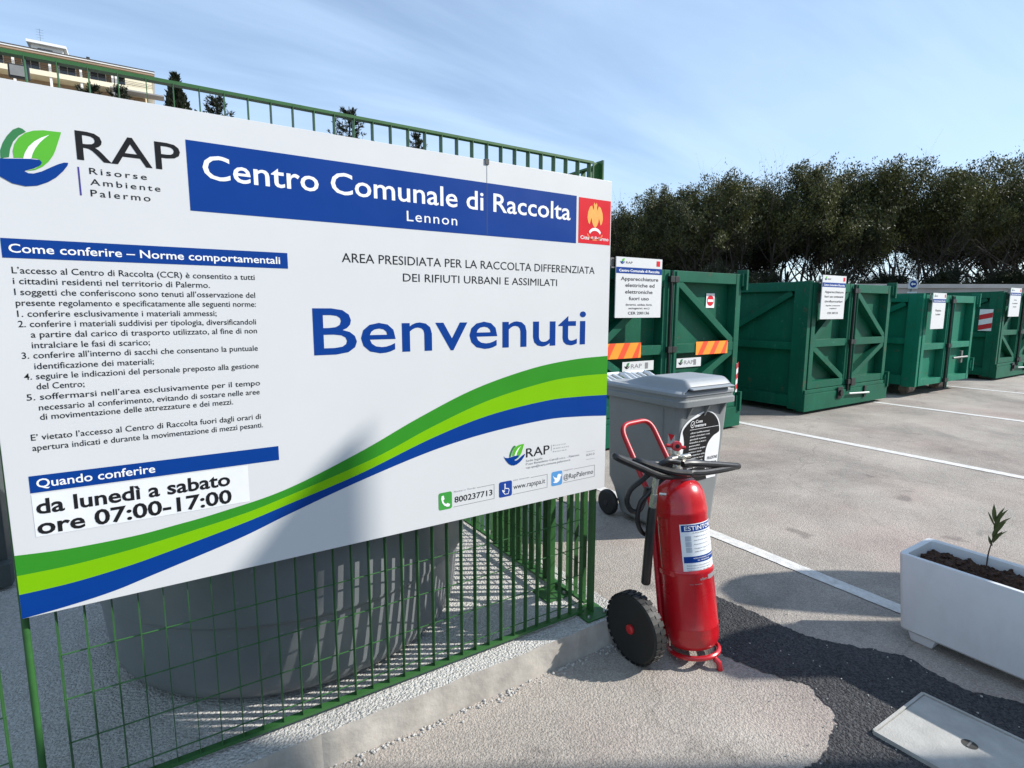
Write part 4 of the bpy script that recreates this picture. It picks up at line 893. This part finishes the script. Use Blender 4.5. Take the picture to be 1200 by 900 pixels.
# hose: long oval coil laid round the valve, then a hanging loop down to the lance
VC = Vector((1.95, 1.628, 0)); 
def hq(r_, d_, z):
    return Vector((1.945, 1.615, 0)) + Vector((r_*(1.27 if r_ > 0 else 1.50), d_*.62, z-(.19*r_ if r_ > 0 else .03*r_)+(.010 if z < .845 and r_ > 0 else 0)))
coil = [(-.02,-.05,.872),(.04,-.070,.874),(.14,-.055,.868),(.26,-.035,.858),(.312,-.016,.853),(.322,.0,.848),(.31,.016,.846),(.2,.04,.852),(.05,.065,.866),(-.08,.065,.868),(-.17,.05,.893),(-.25,.03,.935),(-.272,.0,.950),(-.262,-.03,.938),(-.20,-.055,.895),(-.13,-.075,.850),(-.05,-.09,.832),(.04,-.085,.824),(.16,-.062,.830),(.26,-.036,.838),(.306,-.012,.841),(.308,.006,.840),(.27,.02,.838),(.15,.045,.842),(.0,.070,.850),(-.10,.06,.872),(-.17,.03,.905),(-.185,-.01,.912),(-.14,-.06,.885),(-.08,-.10,.858),(-.02,-.115,.842)]
g = MB(); g.tube([hq(*p) for p in spline(coil, 5)], .0150, seg=10); g.build('hose', M_blk, ex)
lp = [(1.86,1.56,.895),(1.790,1.561,.912),(1.755,1.583,.888),(1.702,1.617,.830),(1.660,1.644,.785),(1.648,1.652,.730),(1.668,1.642,.690),(1.700,1.63,.690),(1.722,1.625,.73),(1.735,1.62,.79)]
g = MB(); g.tube(spline(lp, 6), .0120, seg=10); g.build('hose', M_blk, ex)
lp = [(1.83,1.575,.850),(1.765,1.585,.815),(1.722,1.605,.764),(1.696,1.621,.724),(1.688,1.626,.655),(1.705,1.62,.600),(1.735,1.615,.575)]
g = MB(); g.tube(spline(lp, 6), .0105, seg=10); g.build('hose', M_blk, ex)
g = MB(); g.tube([(1.739,1.575,.842),(1.735,1.577,.805)], .0150, seg=6); g.tube([(1.735,1.577,.806),(1.733,1.578,.770)], .0120, seg=16); g.tube([(1.733,1.578,.772),(1.729,1.580,.712)], .0165, seg=6); g.tube([(1.745,1.56,.775),(1.765,1.54,.775)], .007, seg=8); g.build('lance_fitting', M_chr, ex)
g = MB(); g.tube([(1.729,1.580,.714),(1.727,1.581,.69),(1.715,1.590,.372),(1.7148,1.5902,.366)], [.017,.0195,.0205,.017], seg=20); g.build('lance', M_blk, ex)
# printed label wrapped on the cylinder
def lab(rr): return lambda u, v: EM @ Vector((rr*math.cos(R(218+u*90)), rr*math.sin(R(218+u*90)), .300+v*.272))
g = MB(); f_ = lab(.1196); g.grid(lambda u, v: f_(u, v), 30, 4); lb_ = g.build('label', mat('label_white', (.74, .76, .78), .35, var=.03), ex)
def lgrid(name, u0, u1, v0, v1, m, rr=.1200):
    g = MB(); f2 = lab(rr); g.grid(lambda u, v: f2(u0+(u1-u0)*u, v0+(v1-v0)*v), 24, 1); return g.build(name, m, lb_)
lgrid('label_header', .03, .99, .880, .985, M_blue); lgrid('label_band', .03, .99, .385, .485, M_blue); lgrid('label_rule', .03, .99, .165, .172, M_blue)
def lt(rows, m, rr=.1206):
    for s, a, b_, z, c_ in rows:
        g = MB(); letters(g, s, a, b_, z, c_, lab(rr), bold=.012); g.build('lettering', m, lb_, fix=False, smooth=0)
lt([('ESTINTORE', .10, .97, .900, .066)], M_wht)
lt([('A POLVERE 50 KG', .28, .80, .845, .020), ('Togliere la spina di sicurezza', .30, .92, .790, .018), ('Aprire la valvola', .30, .75, .730, .018), ('Premere la leva', .30, .72, .665, .018), ('Dirigere il getto alla base', .30, .90, .600, .018), ('delle fiamme', .30, .60, .550, .018)], M_grey)
lt([('NON UTILIZZARE SU APPARECCHI', .25, .92, .445, .018), ('IN TENSIONE', .35, .70, .408, .018)], M_wht)
lt([('Controllo e manutenzione periodica', .08, .92, .335, .016), ('secondo le norme vigenti', .08, .74, .295, .016), ('Temperatura -20 +60', .08, .66, .255, .016), ('Pressione 14 bar', .08, .55, .210, .016), ('sbn', .36, .56, .095, .040), ('Via Roma', .10, .40, .035, .016)], M_grey)
lgrid('maker_block', .60, .95, .085, .155, M_grey)
for k in range(3):
    lgrid('pictogram', .10, .24, .78-.09*k-.05, .78-.09*k+.03, mat('pictogram_grey', (.42, .45, .5), .5))

# ================================================================== PLANTER, SAPLING, INSPECTION COVER
M_pot = mat('planter_white', (0.62, 0.625, 0.63), 0.55, var=0.04, scale=6, dirt=0.35, dirtcol=(.42, .40, .37), bump=0.08, bscale=30)
M_soil = ground_mat('potting_soil', (0.050, 0.024, 0.015), (0.095, 0.046, 0.028), (0.018, 0.009, 0.006), (0.13, 0.068, 0.042), vscale=70, bump=1.0, dist=0.03, stain=0.2, pebble=0.45)
pl = thing('planter', (3.02, .52, 0), 'long white planter box full of brown soil, at the right edge', 'planter')
YN, YB = 1.085, -.06
def rr4(x0, x1, y0, y1, z, r): return ring(x0, x1, y0, y1, z, r, 5)
g = MB(); loft(g, [rr4(2.885, 3.135, YB+.03, 1.050, .050, .02), rr4(2.872, 3.148, YB+.02, 1.062, .062, .025), rr4(2.846, 3.166, YB, YN, .422, .025), rr4(2.849, 3.163, YB+.003, YN-.003, .428, .025), rr4(2.866, 3.146, YB+.02, YN-.020, .4285, .02), rr4(2.872, 3.140, YB+.026, YN-.026, .424, .018), rr4(2.880, 3.130, YB+.035, YN-.035, .30, .015)], True, True)
g.build('trough', M_pot, pl)
for y in (.985, .02):
    MB().hexa([(2.905,y-.05,0),(3.115,y-.05,0),(3.115,y+.035,0),(2.905,y+.035,0),(2.895,y-.065,.051),(3.125,y-.065,.051),(3.125,y+.05,.051),(2.895,y+.05,.051)]).build('foot', M_pot, pl, bevel=.006)
for k in range(9):
    y = .98-.105*k; MB().hexa([(2.8565,y-.075,.352),(2.8600,y-.075,.352),(2.8600,y-.02,.352),(2.8565,y-.02,.352),(2.8555,y-.075,.358),(2.8600,y-.075,.358),(2.8600,y-.02,.358),(2.8555,y-.02,.358)]).build('groove_rib', mat('planter_grey', (.40, .40, .40), .6, dirt=.4), pl)
random.seed(31)
g = MB(); nx, ny = 44, 170
def soilp(u, v):
    x = 2.874+.264*u; y = YB+.03+(YN-YB-.06)*v
    h = .388+.020*noise.noise((x*9, y*9, 1.0))+.020*noise.noise((x*26, y*26, 4.0))+.016*abs(noise.noise((x*60, y*60, 7.0)))
    e = min(u, 1-u, v*4, (1-v)*4); h -= max(0, .12-e)*.12
    return (x, y, h)
g.grid(soilp, nx, ny)
so_ = g.build('soil', M_soil, pl, smooth=0, fix=False)
g = MB()
for i in range(260):
    u, v = random.uniform(.05, .95), random.uniform(.2, .99); x, y, z = soilp(u, v); r = random.choice((.003, .004, .006, .008, .011))*random.uniform(.7, 1.2)
    bmesh.ops.create_icosphere(g.bm, subdivisions=1, radius=1, matrix=Matrix.Translation((x, y, z+r*.3)) @ Matrix.Rotation(random.uniform(0, 3), 4, 'Z') @ Matrix.Diagonal((r, r*random.uniform(.6, 1), r*.8, 1)))
for v in g.bm.verts: v.co += Vector((random.uniform(-1, 1), random.uniform(-1, 1), random.uniform(-1, 1)))*.0012
cl = g.build('soil_clods', M_soil, pl, smooth=0); cl['kind'] = 'stuff'
# sapling
SX, SY, SZ = 3.118, .835, .395
sap = thing('sapling', (SX, SY, SZ), 'small sapling with narrow olive leaves growing in the white planter', 'plant')
g = MB(); st_ = [(SX, SY, SZ-.03), (SX+.002, SY, SZ+.05), (SX+.010, SY-.004, SZ+.10), (SX+.012, SY-.006, SZ+.125), (SX+.022, SY-.012, SZ+.22)]
g.tube(spline(st_, 4), [.0030]*5+[.0026]*6+[.0020]*6, seg=7); g.build('stem', mat('bark_thin', (.07, .05, .035), .8), sap)
M_leaf_s = leaf_mat('sapling_leaf', (.060, .085, .030), (.14, .165, .060), .25)
random.seed(9)
def blade(base, d, length, width, curl):
    g = MB(); d = Vector(d).normalized(); s_ = d.cross(Vector((.54, .84, .2))).normalized(); n_ = s_.cross(d); V = []
    for i in range(9):
        t = i/8; wv = width*math.sin(math.pi*min(1, t*1.02)**.8)*.5+.0004; c_ = Vector(base)+d*length*t+n_*curl*t*t+Vector((0, 0, -.015*t*t*length/.1))
        V.append([g.bm.verts.new(c_-s_*wv+n_*wv*.35), g.bm.verts.new(c_), g.bm.verts.new(c_+s_*wv+n_*wv*.35)])
    for a, b in zip(V, V[1:]):
        for k in range(2): g.bm.faces.new((a[k], a[k+1], b[k+1], b[k]))
    return g.build('leaf', M_leaf_s, sap, smooth=60)
top_ = Vector((SX+.016, SY-.008, SZ+.16))
def vdir(r_, d_, z_): return PR*r_+PF*d_+Vector((0, 0, z_))
for (zo, r_, d_, z_, L_, w_) in ((.06,-.08,.1,1,.105,.020),(.055,.22,-.1,1,.105,.016),(.05,.55,.1,.95,.105,.018),(.04,1.0,.2,.55,.11,.013),(.045,-.45,.1,.95,.095,.008),(.0,.35,-.2,1,.10,.022),(-.02,-.05,-.3,1,.105,.024),(-.03,.65,.1,.75,.09,.012),(-.035,.15,-.3,.9,.085,.024),(.02,.05,-.2,1,.11,.022),(-.05,-.25,.3,.9,.06,.012)):
    blade(top_+Vector((0, 0, zo-.02)), vdir(r_, d_, z_), L_, w_, random.uniform(-.01, .01))

ic_ = thing('inspection_cover', (2.30, .57, 0), 'pale concrete inspection cover with a lifting hole set in the dark asphalt', 'manhole cover')
M_cov = mat('cover_concrete', (0.37, 0.36, 0.335), 0.8, var=0.14, scale=14, dirt=0.3, dirtcol=(.3, .29, .27), bump=0.25, bscale=160)
cpts = [(2.121,.820),(2.495,.812),(2.520,.30),(2.140,.30)]
g = MB(); g.poly([(x, y, .0045) for x, y in cpts], th=.0095, direction=(0, 0, 1)); g.build('slab', M_cov, ic_, bevel=.002)
g = MB()
cr_ = [(2.115,.826),(2.501,.818),(2.527,.294),(2.134,.294)]
for a, b in zip(cr_, cr_[1:]+cr_[:1]): g.bar((a[0], a[1], .009), (b[0], b[1], .009), .010, .0225, (0, 0, 1))
g.build('rim_frame', M_cov, ic_, bevel=.001)
g = MB(); g.lathe([(0, .0144), (.022, .0144), (.024, .0150)], (2.338, .612, 0), 'z', 30); h_ = g.build('lifting_hole', mat('hole_dark', (.045, .042, .038), .9, dirt=.4), ic_)
MB().box(2.317, 2.359, .609, .615, .0148, .0172).build('lifting_bar', M_steel, h_)

# ================================================================== TREES
M_bark = mat('bark', (0.050, 0.040, 0.032), 0.9, var=.35, scale=3, bump=.3, bscale=12)
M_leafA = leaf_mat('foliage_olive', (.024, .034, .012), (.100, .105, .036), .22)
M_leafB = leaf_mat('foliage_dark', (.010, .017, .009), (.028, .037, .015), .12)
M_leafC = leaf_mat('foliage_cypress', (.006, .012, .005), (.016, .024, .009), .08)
def leaves_mesh(name, L, m):
    """L: list of (pos, dir, normal, length, width) -> narrow rhombic leaves"""
    V = []; Fc = []
    for p, d, n_, l, w in L:
        s_ = d.cross(n_)
        if s_.length < 1e-5: continue
        s_ = s_.normalized()*w*.5; k = len(V); mid = p+d*l*.5
        V += [tuple(p), tuple(mid+s_), tuple(p+d*l), tuple(mid-s_)]; Fc.append((k, k+1, k+2, k+3))
    me = bpy.data.meshes.new(name); me.from_pydata(V, [], Fc); me.materials.append(m); me.update(); return me
def rnd_unit(rg): 
    while True:
        v = Vector((rg.uniform(-1, 1), rg.uniform(-1, 1), rg.uniform(-1, 1)))
        if .05 < v.length < 1: return v.normalized()
def make_tree(seed, height=9.4, spread=3.0, stems=4, leaf=(.15, .058), dens=1.0, m=M_leafA, low=.32):
    rg = random.Random(seed); g = MB(); L = []
    def leafy(p, d, rad, n):
        rad *= 1.15
        for _ in range(int(n*dens)):
            q = p+rnd_unit(rg)*rad*rg.random()**.5
            dd = (d*.6+rnd_unit(rg)*.7+Vector((.30, -.1, .25))).normalized()
            L.append((q, dd, rnd_unit(rg), leaf[0]*rg.uniform(.6, 1.3), leaf[1]*rg.uniform(.7, 1.3)))
    def grow(p, d, length, r, depth):
        n = 5; P = [p]; q = p; dd = d
        for i in range(n):
            dd = (dd+rnd_unit(rg)*.13+Vector((0, 0, .05))).normalized(); q = q+dd*length/n; P.append(q)
        g.tube(P, [r*(1-.55*i/n) for i in range(n+1)], seg=6 if depth < 2 else 4)
        hf = q.z/height
        if depth >= 2 or hf > .8:
            for i in range(1, n+1):
                zf = P[i].z/height
                if zf > low:
                    k_ = min(1, max(.10, (zf-low)/.45))
                    if rg.random() < .35+.65*k_: leafy(P[i], dd, .30 if depth < 3 else .26, (14 if depth < 3 else 30)*(.5+.5*k_))
        if depth < 4:
            k = (3, 4, 3, 2)[depth] if depth else 3
            for i in range(k):
                t = rg.uniform(.45, 1.0) if depth else rg.uniform(.5, 1.0); idx = t*n; a = P[int(min(n-1, idx))]; b = P[min(n, int(idx)+1)]; st = a+(b-a)*(idx-int(idx))
                nd = (dd+rnd_unit(rg)*.75+Vector((0, 0, .10 if st.z < height*.75 else -.25))).normalized()
                if st.z > height*.95: nd.z = min(nd.z, .1)
                grow(st, nd, length*rg.uniform(.55, .78), r*.5*(1-.3*t), depth+1)
    for s_ in range(stems):
        a = 2*math.pi*s_/stems+rg.uniform(-.4, .4); d = Vector((math.cos(a)*.24, math.sin(a)*.24, 1)).normalized()
        grow(Vector((math.cos(a)*.18, math.sin(a)*.18, -.05)), d, height*.40, .11, 0)
    zt_ = sorted(q[0].z for q in L)[int(len(L)*.97)]
    cz, ch, cw = zt_*.62, zt_*.40, spread*1.0
    inside = lambda p: (p.x*p.x+p.y*p.y)/(cw*cw)+((p.z-cz)/ch)**2 < (1.10+.55*noise.noise(p*.75+Vector((seed, 0, 0))))**2
    L = [q for q in L if inside(q[0])]
    for _ in range(64):
        a = rg.uniform(0, 6.283); ph = rg.uniform(.0, 1.5); k_ = rg.uniform(.62, 1.02)
        c_ = Vector((cw*math.cos(a)*math.cos(ph)*k_, cw*math.sin(a)*math.cos(ph)*k_, cz+ch*math.sin(ph)*k_))
        leafy(c_, Vector((c_.x*.2, c_.y*.2, 1)).normalized(), .55, 46)
    zs_ = sorted(q[0].z for q in L); zm_ = zs_[int(len(zs_)*.985)]; f = height/zm_
    bmesh.ops.scale(g.bm, vec=(f, f, f), verts=g.bm.verts); L = [(p*f, d, n_, l, w) for p, d, n_, l, w in L]
    for fc in g.bm.faces: fc.smooth = True
    mt = bpy.data.meshes.new('trunk'); g.bm.to_mesh(mt); g.bm.free(); mt.materials.append(M_bark)
    return mt, leaves_mesh('crown', L, m)
def plant_tree(name, meshes, loc, rot, sc, label, cat='tree', group=None, szf=1.0):
    t = thing(name, loc, label, cat, group); t.rotation_euler = (0, 0, rot); t.scale = (sc, sc, sc*szf)
    for n_, me in zip(('trunk', 'crown'), meshes):
        o = bpy.data.objects.new(n_, me); COL.objects.link(o); o.parent = t
    return t
TV = [make_tree(101, dens=1.0), make_tree(202, stems=3, dens=1.1), make_tree(303, stems=5, dens=.95), make_tree(404, stems=3, dens=1.05, low=.30)]
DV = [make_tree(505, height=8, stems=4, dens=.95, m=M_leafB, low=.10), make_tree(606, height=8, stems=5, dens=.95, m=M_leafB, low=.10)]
# front row seen over the containers: (right, ahead, height, variant, label)
TREES = [(5.9, 29.0, 7.9, 1, 'olive green tree just right of the board’s red emblem, lowest top of the row'),
         (7.7, 28.6, 8.6, 0, 'tree directly behind the first white container notice'),
         (9.9, 27.4, 9.0, 2, 'broad bushy tree above the first container’s right door, sky glinting through its lower boughs'),
         (12.2, 28.0, 9.3, 1, 'tree above the gap between the first two containers'),
         (14.4, 27.2, 9.5, 3, 'tall tree behind the second container’s left corner'),
         (16.6, 27.8, 9.75, 0, 'tree with the highest feathery top, behind the second container’s notice'),
         (19.0, 27.0, 9.5, 2, 'fan shaped tree left of the bright sky gap, behind the second container’s right end'),
         (21.6, 27.6, 9.4, 3, 'slender stemmed tree beside the brightest sky gap, above the blue arrow sign'),
         (24.0, 27.0, 9.8, 1, 'tree behind the brighter container on rollers'),
         (26.4, 27.6, 9.9, 0, 'dense tree above the rightmost container'),
         (28.8, 27.0, 9.8, 2, 'tree cut off by the right edge of the photo')]
rg = random.Random(77)
for i, (r_, d_, h_, v_, lb2) in enumerate(TREES):
    plant_tree('broadleaf_tree', TV[v_], vp(r_, d_), rg.uniform(0, 6.28), h_/9.4*(.84, .82, .83, .84, .83, .83, .83, .87, .86, .82, .82)[i], lb2, 'tree', 'row of trees beyond the concrete wall')
rg = random.Random(5)
for i, (r_, d_, h_) in enumerate([(4.3, 33, 6.4), (7.0, 33.5, 6.6), (9.6, 34, 5.6), (12.4, 33, 6.6), (15.2, 33.5, 8.2), (18.2, 33, 7.4), (25.6, 33.5, 7.6), (28.4, 33, 8.4), (31.4, 33.5, 8.6), (34.5, 33, 8.6)]):
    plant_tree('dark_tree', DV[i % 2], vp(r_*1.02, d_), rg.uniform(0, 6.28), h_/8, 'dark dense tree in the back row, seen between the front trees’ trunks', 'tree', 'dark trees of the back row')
rg = random.Random(15)
for i in range(10):
    r_ = 6.5+2.55*i; plant_tree('shrub', DV[(i+1) % 2], vp(r_+rg.uniform(-.3, .3), 25.2+rg.uniform(-.5, .5)), rg.uniform(0, 6.28), rg.uniform(.36, .46), 'dark evergreen shrub under the trees, just beyond the concrete wall', 'shrub', 'shrubs beyond the concrete wall', 1.0)

# cypress and conifers behind the fence (only their tops show over the board)
def make_cypress(seed, h, r):
    rg = random.Random(seed); g = MB(); g.tube([(0, 0, -.05), (0, 0, h*.5), (0, 0, h*.93)], [.16, .10, .02], seg=8); L = []
    for i in range(9000):
        z = h*(.04+.96*rg.random()**.9); a = rg.uniform(0, 6.28); t = z/h
        rad = r*(min(1, t*8)*(1-t**4.2))*(1+.16*math.sin(3*a+z*1.7)+.10*math.sin(7*a-z*3))*(rg.random()**.22)
        p = Vector((rad*math.cos(a), rad*math.sin(a), z)); d = (Vector((math.cos(a)*.35, math.sin(a)*.35, 1))+rnd_unit(rg)*.45).normalized()
        L.append((p, d, rnd_unit(rg), .26*rg.uniform(.6, 1.2), .11))
    for fc in g.bm.faces: fc.smooth = True
    mt = bpy.data.meshes.new('trunk'); g.bm.to_mesh(mt); g.bm.free(); mt.materials.append(M_bark)
    return mt, leaves_mesh('crown', L, M_leafC)
def make_conifer(seed, h):
    rg = random.Random(seed); g = MB(); g.tube([(0, 0, -.05), (0, 0, h*.5), (.05, 0, h)], [.20, .12, .02], seg=8); L = []
    z = h*.25
    while z < h*.985:
        for k in range(5):
            a = rg.uniform(0, 6.28); ln = (h-z)*.46*rg.uniform(.6, 1.15)+.12; P = []
            for i in range(6):
                t = i/5; P.append(Vector((math.cos(a)*ln*t, math.sin(a)*ln*t, z-.10*ln*math.sin(t*3.0)+.45*ln*t*t)))
            g.tube(P, [.022*(1-.7*i/5) for i in range(6)], seg=4)
            for i in range(1, 6):
                for _ in range(9):
                    q = P[i]+rnd_unit(rg)*.06; d = ((P[i]-P[i-1]).normalized()*.7+rnd_unit(rg)*.7+Vector((0, 0, .35))).normalized(); L.append((q, d, rnd_unit(rg), .20, .05))
        z += .26*rg.uniform(.8, 1.2)
    for fc in g.bm.faces: fc.smooth = True
    mt = bpy.data.meshes.new('trunk'); g.bm.to_mesh(mt); g.bm.free(); mt.materials.append(M_bark)
    return mt, leaves_mesh('crown', L, M_leafC)
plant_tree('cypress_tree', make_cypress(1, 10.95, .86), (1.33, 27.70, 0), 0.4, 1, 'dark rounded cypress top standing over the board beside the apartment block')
CV = make_conifer(3, 11.9); CV2 = make_conifer(8, 12.6)
plant_tree('conifer_tree', CV, (9.07, 29.82, 0), 0.3, 1, 'broad dark conifer top above the board’s blue banner, left of centre')
plant_tree('conifer_tree', CV2, (3.36, 33.49, 0), 1.3, 1, 'thin spiky conifer top just right of the rounded cypress')
plant_tree('conifer_tree', CV, (11.98, 27.96, 0), 2.1, 10.65/11.9, 'lowest spiky conifer top, right of the broad one over the board')
plant_tree('conifer_tree', CV2, (-2.75, 49.3, 0), .6, 17.0/12.6, 'conifer in front of the apartment block’s balconies, left of its twin')
plant_tree('conifer_tree', CV, (-1.08, 48.2, 0), 2.9, 16.75/11.9, 'conifer in front of the apartment block near its right end')

# floodlight on a pole behind the board
fl_ = thing('floodlight', (-2.0, 15.5, 0), 'black floodlight on a pole peeking over the top left of the board', 'lamp')
g = MB(); g.tube([(-2.45, 15.6, 0), (-2.45, 15.6, 5.9), (-2.42, 15.6, 6.05), (-2.2, 15.55, 6.12)], .05, seg=10); g.build('pole', M_rail, fl_)
g = MB(); g.box(-2.17, -1.84, 15.45, 15.56, 6.20, 6.46); g.build('lamp_head', M_rail, fl_, bevel=.01)
MB().box(-2.14, -1.87, 15.435, 15.448, 6.23, 6.43).build('lamp_glass', mat('lamp_glass', (.20, .20, .19), .15), fl_)

# direction sign behind the third container
sg_ = thing('direction_sign', (17.15, 6.82, 0), 'small blue round arrow sign on a post behind the brighter green container', 'sign')
g = MB(); g.cyl((17.17, 6.86, 0), (17.17, 6.86, 2.40), .03, seg=12); g.build('pole', M_steel, sg_)
def sq(r_, z): p = Vector((17.15, 6.82, 0))+PR*r_+Vector((0, 0, z)); return (p.x, p.y, p.z)
g = MB(); g.poly([sq(-.125, 2.13), sq(.125, 2.13), sq(.125, 2.37), sq(-.125, 2.37)], th=.01, direction=-PF); pn = g.build('panel', M_board, sg_)
g = MB(); g.poly([tuple(Vector(sq(.095*math.cos(R(a)), 2.25+.095*math.sin(R(a))))-PF*.012) for a in range(0, 360, 15)]); ds = g.build('blue_disc', M_blue, pn)
g = MB(); g.poly([tuple(Vector(sq(a, 2.25+b))-PF*.014) for a, b in [(.06,.018),(-.02,.018),(-.02,.045),(-.07,.0),(-.02,-.045),(-.02,-.018),(.06,-.018)]]); g.build('arrow', M_wht, ds)
g = MB(); g.poly([sq(-.14, 1.97), sq(.12, 1.97), sq(.12, 2.05), sq(-.14, 2.05)], th=.01, direction=-PF); g.build('lower_plate', M_board, sg_)
